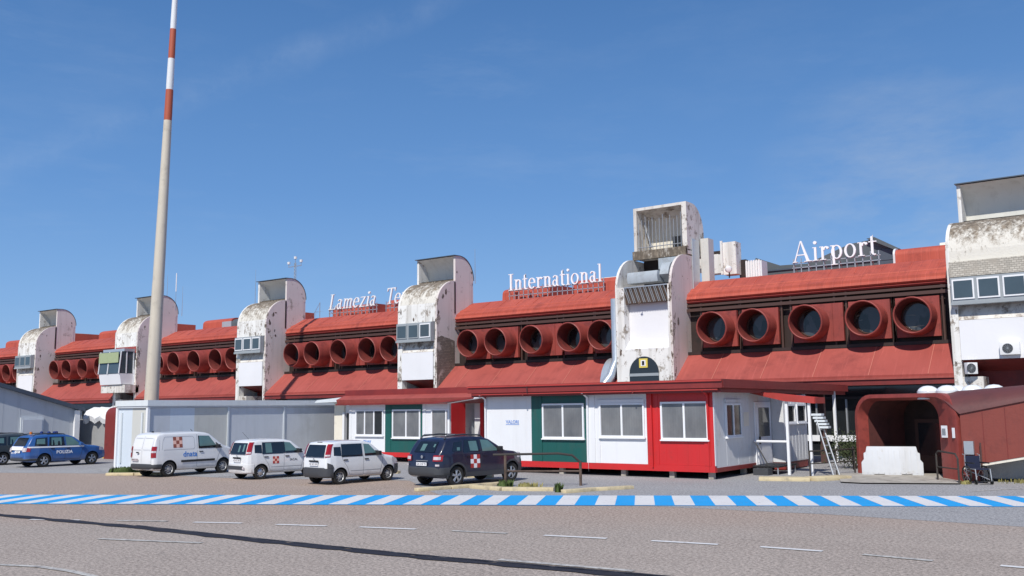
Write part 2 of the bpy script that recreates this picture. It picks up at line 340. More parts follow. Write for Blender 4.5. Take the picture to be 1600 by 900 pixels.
# grey asphalt yard behind the tarmac road
poly_sheet('yard', [(-90,18),(-60,20.5),(-45.4,21.6),(-38.7,24.2),(-31.7,24.75),(-24.4,27.1),(-20.6,23.9),(-18.9,22.6),(-12.44,23.2),(-7.44,23.6),(-3.1,23.3),(12,25),(12,60),(-90,60)], .004, 'grey')
ax=Vector((math.cos(R(28)),math.sin(R(28)),0)); nx=Vector((-ax.y,ax.x,0)); o0=Vector((-15.5,21.48,.012)); W=2.98
def strip_pt(s,t): return o0+ax*s+nx*t
b=MB(); b.quad(strip_pt(-60,0),strip_pt(26,0),strip_pt(26,W),strip_pt(-60,W),'pblue')
tag(b.build('crosswalk_strip',fix=False),kind='structure')
b=MB(); k=-55
ph=0.10
while ph+k*1.09<25:
    s0=ph+k*1.09; jit=random.uniform(-.02,.02)
    p=[strip_pt(s0,.07),strip_pt(s0+.545+jit,.07),strip_pt(s0+.545+jit,W-.05),strip_pt(s0,W-.05)]
    b.add([(q.x,q.y,.016) for q in p],[(0,1,2,3)],'pwhite'); k+=1
tag(b.build('crosswalk_stripes',fix=False),kind='structure')
dashes=[[(-24.2,12.5),(-22.9,13.1)],[(-21.95,13.54),(-20.7,14.12)],[(-19.94,14.33),(-18.74,14.82)],[(-17.8,15.08),(-16.53,15.49)],[(-15.72,15.76),(-14.32,16.12)],[(-13.44,16.33),(-12.14,16.61)],[(-11.28,16.76),(-9.91,17.02)],[(-8.98,17.2),(-7.64,17.4)],[(-6.84,17.53),(-5.68,17.59)],[(-4.96,17.59),(-3.77,17.49)],[(-2.74,17.55),(-1.4,17.5)],
 [(-19.13,11.4),(-16.65,12.17)],[(-10.18,13.68),(-7.6,13.9)]]
b=MB()
for (a,c) in dashes:
    a=Vector(a);c=Vector(c);d=(c-a).normalized();n_=Vector((-d.y,d.x))*.08
    b.add([(*(a-n_),.012),(*(c-n_),.012),(*(c+n_),.012),(*(a+n_),.012)],[(0,1,2,3)],'pwhite' if random.random()<.4 else 'pworn')
cv=[(-17.9,8.35),(-17.43,8.52),(-16.62,8.79),(-15.67,8.84),(-14.83,8.77),(-13.9,8.5)]
for a,c in zip(cv,cv[1:]):
    a=Vector(a);c=Vector(c);d=(c-a).normalized();n_=Vector((-d.y,d.x))*.07
    b.add([(*(a-n_),.012),(*(c-n_),.012),(*(c+n_),.012),(*(a+n_),.012)],[(0,1,2,3)],'pworn')
for a,c in [((-5.6,31.95),(-3.2,35.6)),((-19.9,23.75),(-19.2,24.1)),((-33,24.8),(-32,27)),((-26.9,25.7),(-25.9,28.3)),((-22.4,26.3),(-21.4,29.0))]:
    a=Vector(a);c=Vector(c);d=(c-a).normalized();n_=Vector((-d.y,d.x))*.06
    b.add([(*(a-n_),.012),(*(c-n_),.012),(*(c+n_),.012),(*(a+n_),.012)],[(0,1,2,3)],'pworn')
tag(b.build('lane_markings',fix=False),kind='structure')
b=MB(); L=[(-34,12.3),(-26.02,12.64),(-20.61,13.0),(-15.99,13.01),(-11.79,13.11),(-7.49,13.48),(-2,14)]
def band(b,L,w0,w1,z,m,off=0):
    n=60; pts=[]
    for i in range(n+1):
        t=i/n*(len(L)-1); k=min(int(t),len(L)-2); f=t-k
        p=Vector(L[k]).lerp(Vector(L[k+1]),f); pts.append(p)
    for i in range(n):
        def ww(i):
            return (w0+(w1-w0)*i/n)*(1+.25*math.sin(i*1.7)+.15*math.sin(i*3.1))
        a,c=pts[i],pts[i+1]; d=(c-a).normalized(); q=Vector((-d.y,d.x))
        b.add([(*(a-q*ww(i)+q*off),z),(*(c-q*ww(i+1)+q*off),z),(*(c+q*ww(i+1)+q*off),z),(*(a+q*ww(i)+q*off),z)],[(0,1,2,3)],m)
band(b,L,.19,.12,.0125,'tar'); band(b,L[2:],.03,.055,.0165,'tar',.2)
tag(b.build('tar_band',fix=False),kind='structure')

# ------------------------------------------------------------------ terminal building
T = empty('terminal_building',(-45,54,0),'long airport terminal with red fibreglass roofs, round tube windows and weathered white stair towers','building')
def P(m,name,parent): # keep world coordinates under a parented empty
    o=m.build(name,parent)
    o.matrix_parent_inverse=Matrix.Identity(4)
    root=parent; off=Vector((0,0,0))
    while root: off+=Vector(root.location); root=root.parent
    o.data.transform(Matrix.Translation(-off)); return o
def sub(name,loc,parent):
    o=bpy.data.objects.new(name,None); COL.objects.link(o); o.parent=parent
    off=Vector((0,0,0)); r=parent
    while r: off+=Vector(r.location); r=r.parent
    o.location=Vector(loc)-off; o.empty_display_size=.3; return o
def arc(cy,cz,ry,rz,a0,a1,n=10): return [(cy+ry*math.cos(R(a0+(a1-a0)*i/n)),cz+rz*math.sin(R(a0+(a1-a0)*i/n))) for i in range(n+1)]
def tower(x0,x1,kind=''):
    t=sub('stair_tower',(x0,50,0),T)
    th=.16
    big = kind=='plant'
    # side walls: full silhouette, 1.7 m deep front volume with quarter-round shoulder
    sh=arc(52.2,9.9,2.2,2.1,180,90)          # (50,9.9)->(52.2,12)
    prof=[(50,0)]+sh+[(54.0,12.0),(54.0,0)]
    for i,(a,c) in enumerate(((x0,x0+th),(x1-th,x1))):
        b=MB(); b.prism(prof,a,c,'side' if i else 'front'); P(b,'side_wall',t)
    xi0,xi1=x0+th,x1-th
    if big:
        b=MB(); b.prism([(50,4.0),(50,6.2),(50.25,6.2),(50.25,4.0)],xi0,xi1,'front')
        b.prism([(50.0,6.2),(50.6,6.75),(50.6,9.0),(50.9,9.0),(50.9,6.0),(50.3,6.0)],xi0,xi1,'panelwhite')
        b.prism([(50,0),(50,4),(50.3,4),(50.3,0)],xi0,xi1,'front')
        b.box(xi0,xi0+.45,50.0,50.55,6.2,10.0,'front'); b.box(xi1-.10,xi1,50.0,50.55,6.2,10.0,'front')
        b.prism([(50.9,9.0),(50.9,9.15),(53.9,9.15),(53.9,9.0)],xi0,xi1,'front')
        P(b,'front_wall',t)
        b=MB(); b.prism([(53.6,9.15),(53.6,12.6),(53.9,12.6),(53.9,9.15)],xi0,xi1,'brown'); P(b,'recess_wall',t)
        # rusty louvre, sloping outward
        b=MB()
        for i in range(26):
            xx=xi0+.5+i*(xi1-xi0-.7)/25
            b.tube([(xx+.12,50.12,9.0),(xx-.14,50.0,9.92)],.028,'steel' if i%3 else 'rust',5)
        b.prism([(50.2,8.95),(50.12,9.95),(50.18,9.97),(50.27,8.95)],xi0+.45,xi1-.1,'rust')
        b.box(xi0+.45,xi1-.1,49.98,50.08,9.93,10.0,'steel')
        P(b,'louvre',t)
        b=MB(); b.prism([(50.35,10.25),(50.25,10.6),(50.35,10.92),(51.2,10.95),(51.2,10.25)],xi0+.55,xi0+2.6,'ductmatte'); b.prism(arc(51.3,10.25,.8,1.25,160,90,6)+[(51.3,10.25)],xi0+2.62,xi0+3.2,'ductmatte')
        b.box(xi0+1.9,xi1-.1,51.9,52.6,11.2,11.9,'ductmatte'); P(b,'duct',t)
        # round-topped window low down
        cx=(x0+x1)/2-.05; b=MB()
        pts=[(cx+.98*math.cos(R(a)),4.75+.98*math.sin(R(a))) for a in range(0,181,12)]+[(cx-.98,3.7),(cx+.98,3.7)]
        b.prism(pts,49.965,49.99,'glassdark','y'); P(b,'round_window',t)
        b=MB(); b.box(cx-.98,cx+.98,49.92,49.96,4.55,4.72,'alu'); P(b,'window_bar',t)
        b=MB(); b.box(cx-.28,cx+.28,49.90,49.955,5.05,5.6,'yellow'); b.box(cx-.16,cx+.16,49.885,49.899,5.15,5.5,'winwhite'); b.box(cx-.08,cx+.08,49.875,49.884,5.2,5.45,'black'); P(b,'emblem_plate',t)
        # barred top box
        b=MB(); Y0,Y1=52.45,54.95
        wprof=[(Y0,12.35)]+[(Y0,15.4),(53.3,15.42)]+arc(53.3,13.6,1.65,1.82,90,0)+[(Y1,12.35)]
        for a,c in ((x0+.1,x0+.32),(x1-.32,x1)): b.prism(wprof,a,c,'plaster')
        top=[(Y0,15.4),(53.3,15.42)]+arc(53.3,13.6,1.65,1.82,90,0); inn=[(53.3+(y-53.3)*.88 if y>53.3 else y,13.6+(z-13.6)*.9) for y,z in top]
        b.prism(top+inn[::-1],x0+.32,x1-.32,'plaster'); b.box(x0+.1,x1,Y0-.15,Y1,12.1,12.4,'plaster')
        b.box(x0+.1,x1,52.2,52.44,12.0,12.55,'moss')
        P(b,'roof_box',t)
        b=MB(); b.box(x0+.33,x1-.33,54.2,54.3,12.4,15.0,'cream'); P(b,'back_panel',t)
        b=MB()
        for i in range(13):
            xx=x0+.42+i*(x1-x0-.84)/12; b.tube([(xx,Y0+.06,12.5),(xx,Y0+.06,14.4+.5*((i*7)%5)/5)],.02,'steel',5)
        b.tube([(x0+.4,Y0+.05,12.8),(x1-.4,Y0+.05,12.8)],.03,'steel',5); b.tube([(x0+.4,Y0+.9,14.6),(x0+1.2,Y0+.3,12.8)],.06,'steel',5)
        b.box(x1-1.3,x1-.4,53.1,54.0,12.45,13.4,'black')
        P(b,'grille',t)
        b=MB(); b.tube([(x0-.25,50.4,9.4),(x0-.25,50.4,5.6),(x0-.4,49.9,4.6),(x0-.7,49.5,4.0)],.28,'duct',12); P(b,'duct',t)
        b=MB(); b.prism(arc(51.4,3.9,1.55,1.9,180,90)+[(51.4,3.9)],x0-1.15,x0-.32,'duct'); P(b,'curved_hood',t)
        b=MB(); b.box(x1-.0+.02,x1+.08,53.0,54.0,8.9,13.1,'duct'); b.box(x1+.09,x1+.62,54.2,55.0,9.5,13.25,'greypanel2'); P(b,'riser_duct',t)
        # upper white block behind the tower, stepped out to the right
        b=MB(); b.box(x1-2.4,x1-.2,57.6,60,11.9,12.75,'plaster'); b.box(x1-1.3,x1+.2,57.5,58.3,11.45,12.7,'front'); b.box(x1+.2,x1+1.1,57.45,58.35,11.3,13.45,'front'); b.box(x1+.08,x1+.22,57.3,57.44,11.3,13.55,'front'); b.box(x1-1.5,x1-.2,58.4,59.5,12.76,13.1,'brown'); P(b,'upper_block',t)
        spall(t,x0,x1,True); return t
    wide = x1-x0>4.2
    # front barrel: from window head to shoulder
    outer=[(50,8.9)]+sh+[(52.5,12.0)]; inner=[(52.5,11.75)]+[(52.2-(52.2-y)*.9,9.9+(z-9.9)*.88) for y,z in sh[::-1]]+[(50.22,8.9)]
    b=MB(); b.prism(outer[:3]+[(p[0]+.22,p[1]) for p in outer[:3]][::-1],xi0,xi1,'front' if not wide else 'moss',smooth=True); 
    b.prism(outer[2:]+inner[:-2],xi0,xi1,'moss',smooth=True)
    P(b,'barrel_front',t)
    # pilasters
    pl,prt=(.45,.12) if not wide else (.38,.1)
    b=MB(); b.box(xi0,xi0+pl-th,50.0,50.5,0,7.62,'front'); b.box(xi1-prt,xi1,50.0,50.5,0,7.62,'front'); P(b,'pilaster',t)
    # recessed wall with sloping soffit, white panel and opening
    xa,xb=xi0+pl-th,xi1-prt
    b=MB(); b.prism([(50.45,7.62),(50.02,6.78),(50.18,6.78),(50.6,7.62)],xa,xb,'plaster')
    if kind=='bare': b.prism([(50.02,6.78),(50.02,4.0),(50.2,4.0),(50.2,6.78)],xa,xb,'moss')
    P(b,'recess_wall',t)
    if kind!='bare':
        b=MB(); b.box(xa+.02,xb-.02,49.93,50.015,4.82,6.76,'panelwhite'); P(b,'cladding_panel',t)
        b=MB(); b.prism([(50.15,4.82),(51.9,4.3),(51.9,0),(52.0,0),(52.0,4.82)],xa,xb,'darkred'); b.prism([(50.05,0),(50.05,4.0),(51.6,4.0),(51.6,0)],xa,xa+.9,'plaster'); P(b,'opening_soffit',t)
    # windows
    if kind=='booth': 
        b=MB(); b.prism([(48.55,6.35),(48.75,5.35),(50,5.35),(50,6.35)],x0-.1,x1-.35,'panelwhite'); b.box(x0-.1,x1-.3,48.9,50,8.4,8.65,'duct'); P(b,'booth_base',t)
        b=MB(); b.prism([(48.5,6.37),(48.7,8.38),(49.98,8.38),(49.98,6.37)],x0-.08,x1-.37,'glassblue'); P(b,'booth_glass',t)
        b=MB(); b.box(x0,x1-.5,48.44,48.475,7.35,8.3,'blueblind'); P(b,'blind',t)
        b=MB()
        for xx in (x0-.1,x0+1.4,x1-.42): b.prism([(48.44,6.35),(48.62,8.4),(48.7,8.4),(48.52,6.35)],xx,xx+.08,'winwhite')
        for yy in (49.2,49.9): b.box(x1-.36,x1-.33,yy-.05,yy+.05,6.37,8.38,'winwhite')
        P(b,'booth_frame',t)
        b=MB(); b.box(xi0,xi1,50.0,50.3,8.3,8.9,'redpipe'); P(b,'lintel',t)
        b=MB(); b.box(x0-.2,x1,48.9,50.3,4.6,5.3,'plaster'); P(b,'booth_slab',t)
    else:
        b=MB(); n=4 if wide else 3
        w=(xi1-xi0-.1)/n if not wide else 1.12
        bx0=xi0+.03; bx1=bx0+n*w
        b.box(bx0,bx1,49.65,50.4,7.64,8.86,'alu'); b.box(bx0-.04,bx1+.04,49.6,50.1,7.5,7.635,'alu'); wb=P(b,'window_box',t)
        for i in range(n):
            a=bx0+i*w+.07; c=a+w-.14
            b=MB(); b.box(a,c,49.60,49.645,7.76,8.76,'winwhite' if wide or random.random()<.6 else 'alu'); P(b,'window_frame',t)
            b=MB(); b.box(a+.07,c-.07,49.585,49.597,7.84,8.68,'glassblue'); P(b,'pane',t)
    # hood shell, open to the front
    Y0,Y1=52.1,54.2; zt=13.85 if not wide else 14.12; hx=0 if not wide else .28
    if wide: Y0,Y1=52.6,54.9
    cy=(Y0+.5); cz=12.2; topc=[(Y0-.15,zt),(cy,zt+.03)]+arc(cy,cz,Y1-cy,zt+.03-cz,90,0)+[(Y1,9.0)]
    innc=[(Y0-.15,zt-.10),(cy,zt-.12)]+arc(cy,cz-.1,Y1-cy-.14,zt-cz-.05,90,35,6)
    b=MB(); wprof=[(Y0,9.0),(Y0,zt-.02)]+topc[1:]
    for i,(a,c) in enumerate(((x0+hx,x0+hx+.18),(x1-.18,x1))): b.prism([(Y0,12.003)]+wprof[1:-1]+[(Y1,12.003)],a,c,'side' if i else 'front')
    for i,(a,c) in enumerate(((x0+.02,x0+.17),(x1-.17,x1-.02))): b.prism([(54.003,0),(54.003,12.0),(Y1,12.0),(Y1,0)],a,c,'side' if i else 'front')
    P(b,'hood_wall',t)
    b=MB(); b.prism([(Y0-.2,zt+.035),(cy,zt+.06)]+[(p[0]+.04,p[1]+.02) for p in arc(cy,cz,Y1-cy,zt+.03-cz,80,0)]+[(p[0],p[1]) for p in arc(cy,cz,Y1-cy,zt+.02-cz,0,90)]+[(Y0-.2,zt-.02)],x0+hx-.06,x1+.05,'edge'); P(b,'hood_cap',t)
    # inner concave lining (cream) from the lip down to the slit
    lin=[(Y0-.05,zt-.05),(Y0+.6,zt-.35),(Y0+1.05,zt-.9),(Y0+1.2,zt-1.45),(Y0+1.25,12.22)]
    b=MB(); b.prism(lin+[(p[0]+.12,p[1]+.02) for p in lin[::-1]],x0+hx+.18,x1-.18,'lining',smooth=True); P(b,'hood_lining',t)
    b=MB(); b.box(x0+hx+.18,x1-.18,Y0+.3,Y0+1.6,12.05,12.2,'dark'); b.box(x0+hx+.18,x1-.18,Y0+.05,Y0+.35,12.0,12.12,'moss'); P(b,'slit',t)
    if kind in('block',):   # exposed masonry where the plaster fell off the flank
        b=MB(); b.prism([(50.02,0),(50.02,7.7),(50.5,7.9),(51.3,7.75),(51.98,7.6),(51.98,0)],x1+.002,x1+.012,'bare'); P(b,'bare_masonry',t)
    b=MB(); b.box(x1+.002,x1+.02,51.96,52.10,9.6,11.9,'brown'); P(b,'joint',t)
    spall(t,x0,x1)
    if wide: # dirty ledge above the windows
        b=MB(); b.box(xi0,xi1,49.72,50.0,8.9,9.65,'hatch'); P(b,'ledge',t)
    return t
def bay(x0,x1,ports,signs=None):
    t=sub('facade_bay',(x0,52,0),T)
    b=MB()
    b.prism([(50.1,3.98),(50.06,4.2),(52.05,5.8),(52.05,5.55)],x0,x1,'redlow')
    x=x1-1.2
    while x>x0+.4:
        b.prism([(50.05,4.203),(50.05,4.222),(52.0,5.787),(52.0,5.765)],x-.018,x+.018,'seamred'); x-=2.9
    P(b,'lower_roof',t)
    b=MB(); b.box(x0,x1,49.98,50.12,3.7,4.0,'darkred'); b.box(x0,x1,49.9,50.1,3.98,4.08,'redlow'); P(b,'gutter',t)
    b=MB(); b.box(x0,x1,52.55,52.7,5.5,9.2,'brown'); b.box(x0,x1,52.0,52.54,5.8,5.98,'brown'); P(b,'dark_wall',t)
    b=MB(); b.box(x0,x1,52.02,52.14,8.42,8.6,'beam')
    for o in ports:
        for q in (-1.23,1.23): b.box(x1+o+q-.05,x1+o+q+.05,52.15,52.27,5.9,8.9,'beam')
    P(b,'mullion',t)
    # eave and upper roof
    b=MB(); b.prism([(52.3,8.9),(52.12,8.92),(52.05,9.0),(52.12,9.06),(52.3,9.06)],x0,x1,'darkred'); b.prism([(52.3,9.065),(52.1,9.10),(52.02,9.18),(52.1,9.33),(52.6,9.55),(52.6,9.065)],x0,x1,'redroof')
    b.box(x0,x1,52.08,52.3,8.72,8.86,'beam')
    b.prism([(52.16,9.34),(52.16,9.5),(53.95,10.45),(54.2,10.52),(54.6,10.54),(54.6,10.3)],x0,x1,'redroof')
    b.prism([(52.6,9.74),(52.65,9.82),(52.95,9.945),(52.95,9.90)],x0,x1,'redroof')
    x=x1-1.0
    while x>x0+.4:
        b.prism([(52.95,9.925),(52.95,9.945),(53.95,10.475),(53.95,10.44)],x-.025,x+.025,'redroof'); x-=1.45
    P(b,'upper_roof',t)
    b=MB(); b.box(x0,x1,54.603,66,10.2,10.5,'redroof')
    P(b,'flat_roof',t)
    L=x1-x0
    b=MB()
    pr=[(56.2,10.7),(56.25,11.35)]+arc(57.1,11.3,.85,.42,180,90,5)+[(60,11.75),(60,10.7)]
    if not signs=='air':
        b.prism(pr,x0+1.2,x0+L*.38,'redroof',smooth=False); b.prism([(p[0]+.03,p[1]+.0) if p[1]<10.8 else (p[0]+.03,p[1]+.12) for p in pr],x0+L*.52,x1-1.6,'redroof')
        b.prism([(57.4,11.72),(57.5,11.95),(59.5,11.95),(59.6,11.72)],x0+L*.58,x1-2.4,'cream')
    else:
        q=[(60.8,10.7),(60.85,11.95)]+arc(61.6,12.0,.75,.42,180,90,5)+[(66,12.5),(66,10.7)]
        b.prism(q,x1-4.9,x1,'redroof'); b.prism([(62.4,12.42),(62.6,12.75),(65,12.75),(65.2,12.4)],x1-2.6,x1,'cream')
        b.prism([(60.75,10.7),(60.78,11.95)]+arc(61.55,12.03,.79,.46,180,90,5)+[(61.6,12.3),(61.0,11.9),(60.9,10.7)],x1-5.02,x1-4.9,'whitecap')
        b.prism([(60.72,10.7),(60.76,12.0)]+arc(61.55,12.03,.80,.48,180,90,5)+[(61.6,12.3),(61.0,11.9),(60.9,10.7)],x1-1.5,x1-1.25,'whitecap')
    P(b,'raised_roof',t)
    # ground floor glazing under the canopy
    b=MB(); b.box(x0,x1,51.2,51.3,0,3.98,'glassdark'); P(b,'ground_floor_glazing',t)
    b=MB(); b.box(x0,x1,51.05,51.19,.78,1.1,'winwhite'); b.box(x0,x1,51.05,51.19,3.0,3.14,'brown')
    x=x1-.8
    while x>x0: b.box(x-.04,x+.04,51.06,51.18,1.1,3.0,'steel'); x-=1.6
    P(b,'glazing_frame',t)
    for i,o in enumerate(ports):
        xc=x1+o; zc=7.25
        wl,wr=(1.06,1.12) if i!=2 else (1.06,1.75)
        b=MB(); b.box(xc-wl,xc+wr,51.95,52.14,6.2,8.3,'redpipe'); 
        if i==2: b.box(xc+1.12,xc+1.17,51.9,51.95,6.2,8.3,'redpipe'); b.box(xc+1.66,xc+1.75,51.9,51.95,6.2,8.3,'redpipe')
        else: b.box(xc+wr-.07,xc+wr,51.9,51.95,6.2,8.3,'redpipe')
        # tube with a rolled lip, sheared slightly so the mouth leans forward at the top
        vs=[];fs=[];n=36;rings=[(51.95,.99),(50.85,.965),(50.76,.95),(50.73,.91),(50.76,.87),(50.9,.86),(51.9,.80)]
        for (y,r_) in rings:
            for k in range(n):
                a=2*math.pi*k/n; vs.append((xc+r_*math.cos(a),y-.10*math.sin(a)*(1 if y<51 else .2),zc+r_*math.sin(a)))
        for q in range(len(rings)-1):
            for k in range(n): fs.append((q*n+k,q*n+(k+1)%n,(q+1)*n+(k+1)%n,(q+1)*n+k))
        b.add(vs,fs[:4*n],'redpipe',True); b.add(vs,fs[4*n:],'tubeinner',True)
        b.lathe([(0,.80),(-.05,.80),(-.08,.74),(-.02,.70),(.02,.70)],(xc,51.93,zc),(0,1,0),'beam',28)
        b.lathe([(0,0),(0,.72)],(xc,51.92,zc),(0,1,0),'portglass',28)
        P(b,'round_window',t)
    return t
PORT=[-12.35,-9.95,-6.95,-3.9,-1.6]
rp=random.Random(11)
def blot(b,cx,cy,rx,ry,to3,m):
    n=rp.randint(9,15); pts=[]
    for k in range(n):
        a=2*math.pi*k/n; r_=rp.uniform(.45,1.15); pts.append((cx+rx*r_*math.cos(a),cy+ry*r_*math.sin(a)))
    b.add([to3(p) for p in pts],[tuple(range(n))],m)
def spall(t,x0,x1,big=False,wide=False):
    b=MB()
    c=0
    for k in range(9):   # flank: chips follow the front arris and run up the shoulder
        z=rp.uniform(4.3,11.2); c+=1
        y=50.12+abs(rp.gauss(0,.10)) if z<9.6 else 50.1+(z-9.6)*.5+abs(rp.gauss(0,.18))
        if rp.random()<.22: y=rp.uniform(50.2,51.9); z=rp.choice([8.9,9.0,7.6,9.2])+rp.gauss(0,.15)
        y=min(max(y,50.1),51.9)
        if z>9.9 and (((52.2-y)/2.2)**2+((z-9.9)/2.1)**2)>.86: continue
        blot(b,y,z,rp.uniform(.05,.16),rp.uniform(.06,.30),lambda p,c=c:(x1+.004+.0005*c,p[0],p[1]),rp.choice(['bare','rust','bare','moss']))
    for k in range(4):
        z=rp.uniform(9.6,13.2); y=rp.choice([52.2,53.9])+rp.gauss(0,.08); c+=1
        blot(b,y,z,rp.uniform(.04,.10),rp.uniform(.06,.22),lambda p,c=c:(x1+.004+.0005*c,p[0],p[1]),rp.choice(['bare','side','moss']))
    for k in range(9):  # front pilasters and band under the windows
        c+=1
        if rp.random()<.75: xx=rp.choice([x0+.12,x0+.3,x1-.12,x1-.08]); zz=rp.uniform(3.6,7.3) if rp.random()<.8 else rp.uniform(8.9,10)
        else: xx=rp.uniform(x0+.3,x1-.3); zz=9.0+rp.gauss(0,.08)
        blot(b,xx,zz,rp.uniform(.03,.10),rp.uniform(.05,.28),lambda p,c=c:(min(max(p[0],x0+.01),x1-.01),49.996-.0005*c,p[1]),rp.choice(['bare','rust','moss']))
    P(b,'spalled_plaster',t)
TX=[(-101.1,-97.4),(-82.7,-79.0),(-64.5,-60.8),(-46.2,-42.5),(-28.1,-24.3),(-9.22,-3.6)]
tower(*TX[0]); tower(*TX[1],kind='booth'); tower(*TX[2]); tower(*TX[3],kind='block'); tower(*TX[4],kind='plant'); tower(*TX[5])
bay(-118,-101.1,PORT); bay(-97.4,-82.7,PORT); bay(-79,-64.5,PORT); bay(-60.8,-46.2,PORT); bay(-42.5,-28.1,[-12.25,-9.85,-6.9,-3.95,-1.6])
bay(-24.3,-9.22,[-12.98,-10.48,-7.48,-4.38,-1.93],'air'); bay(-3.6,12,PORT)
b=MB(); b.box(-118,12,54.7,72,0,10.3,'plaster'); P(b,'rear_block',T)
# dark plant house behind the Airport sign
b=MB(); b.prism([(-24.1,10.7),(-24.1,11.8),(-23.6,12.95),(-21.9,12.25),(-20.0,12.2),(-17.2,13.2),(-15.6,13.35),(-14.2,12.45),(-14.2,10.7)],62,70,'slategrey','y'); 
b.box(-24.1,-14.15,61.9,61.99,11.9,12.0,'edge'); b.prism([(-16.0,13.37),(-15.5,13.42),(-14.0,12.5),(-14.2,12.4)],61.6,70,'slategrey','y')
b.box(-15.5,-14.3,61.93,61.99,11.0,12.6,'edge')
P(b,'plant_house',T)
b=MB()
for i in range(6): b.box(-22.75+i*.17,-22.65+i*.17,57.9,58.0,10.9,12.15,'white')
b.box(-22.8,-21.7,58.0,59,10.7,12.1,'whitecap'); b.box(-23.3,-22.85,58.2,59,10.7,12.3,'brown')
P(b,'plant_screen',T)
# metal rooftop units
for x in (-74.8,-93.0):
    u=empty('rooftop_unit',(x+2,57,10.48),'silver and dark barrel-shaped plant unit on the red roof '+('left of the antenna tower' if x>-80 else 'beside the booth tower, farthest left'),'roof unit')
    b=MB(); b.box(0-2,-.6,-.8,.8,0,.85,'duct'); b.build('casing',u)
    b=MB(); b.prism([(-.8,0),(-.8,.6)]+arc(0,.6,.8,.5,180,0,8)+[(.8,0)],-.55,3.2,'slategrey',smooth=True); b.build('barrel_cover',u)

# ------------------------------------------------------------------ roof signs: built letter shapes
def ring(cx,cy,rx,ry,tx,ty,a0=0,a1=360,n=20):
    o=[];i=[]
    for k in range(n+1):
        a=R(a0+(a1-a0)*k/n); o.append((cx+rx*math.cos(a),cy+ry*math.sin(a))); i.append((cx+(rx-tx)*math.cos(a),cy+(ry-ty)*math.sin(a)))
    return [[o[k],o[k+1],i[k+1],i[k]] for k in range(n)]
def rc(x0,y0,x1,y1): return [[(x0,y0),(x1,y0),(x1,y1),(x0,y1)]]
def glyph(c):
    X=.64; s=.10; h=.035
    if c=='I': return rc(.12,0,.24,1)+rc(0.02,0,.34,h)+rc(.02,1-h,.34,1),.40
    if c=='L': return rc(.1,0,.22,1)+rc(0,0,.58,h+.01)+rc(0,1-h,.32,1)+[[(.5,.04),(.58,.04),(.61,.25),(.58,.25)]],.64
    if c=='T': return rc(.30,0,.42,1)+rc(.2,0,.52,h)+rc(.02,1-h-.02,.70,1)+[[(.02,.78),(.05,.78),(.12,.96),(.02,.96)],[(.70,.78),(.67,.78),(.60,.96),(.70,.96)]],.72
    if c=='A': return [[(.06,.02),(.115,.02),(.40,1.0),(.36,1.0)],[(.36,1.02),(.42,1.02),(.76,.02),(.62,.02)]]+rc(.19,.32,.56,.32+h+.01)+rc(0,0,.2,h)+rc(.52,0,.86,h),.88
    if c=='i': return rc(.1,0,.2,X)+rc(.02,0,.28,h)+rc(.03,X-h,.15,X)+ring(.15,.86,.075,.08,.0749,.0799),.32
    if c=='l': return rc(.1,0,.2,1.02)+rc(.02,0,.28,h)+rc(.03,1.02-h,.15,1.02),.32
    if c=='n': return rc(.1,0,.2,X)+rc(.02,0,.28,h)+rc(.02,X-h,.15,X)+ring(.31,.42,.17,.22,.1,.05,0,160)+rc(.38,0,.48,.43)+rc(.32,0,.56,h),.60
    if c=='m': return rc(.1,0,.2,X)+rc(.02,0,.28,h)+rc(.02,X-h,.15,X)+ring(.30,.42,.155,.22,.1,.05,0,160)+rc(.36,0,.455,.43)+rc(.32,0,.52,h)+ring(.57,.42,.155,.22,.1,.05,0,160)+rc(.63,0,.725,.43)+rc(.58,0,.80,h),.84
    if c=='r': return rc(.1,0,.2,X)+rc(.02,0,.30,h)+rc(.02,X-h,.15,X)+ring(.31,.44,.14,.20,.08,.06,60,170)+ring(.38,.56,.06,.06,.059,.059),.48
    if c=='t': return rc(.1,.1,.2,.86)+rc(0,X-h-.01,.34,X)+ring(.24,.13,.14,.14,.09,.06,180,300)+[[(.1,.72),(.2,.92),(.2,.7),(.1,.62)]],.38
    if c=='o': return ring(.27,.315,.25,.33,.1,.045),.58
    if c=='e': return ring(.26,.315,.24,.33,.1,.045,0,320)+rc(.08,.32,.49,.36),.54
    if c=='a': return ring(.20,.19,.17,.20,.09,.045)+rc(.29,.04,.38,.48)+ring(.22,.46,.165,.185,.08,.045,0,160)+rc(.35,0,.46,.05),.52
    if c=='p': return rc(.1,-.28,.2,X)+rc(.02,-.28,.30,-.28+h)+rc(.02,X-h,.15,X)+ring(.29,.315,.24,.33,.1,.045),.60
    if c=='z': return rc(.04,X-.045,.46,X)+rc(.03,0,.47,.045)+[[(.04,.03),(.16,.03),(.46,X-.03),(.34,X-.03)]],.52
    return [],.34
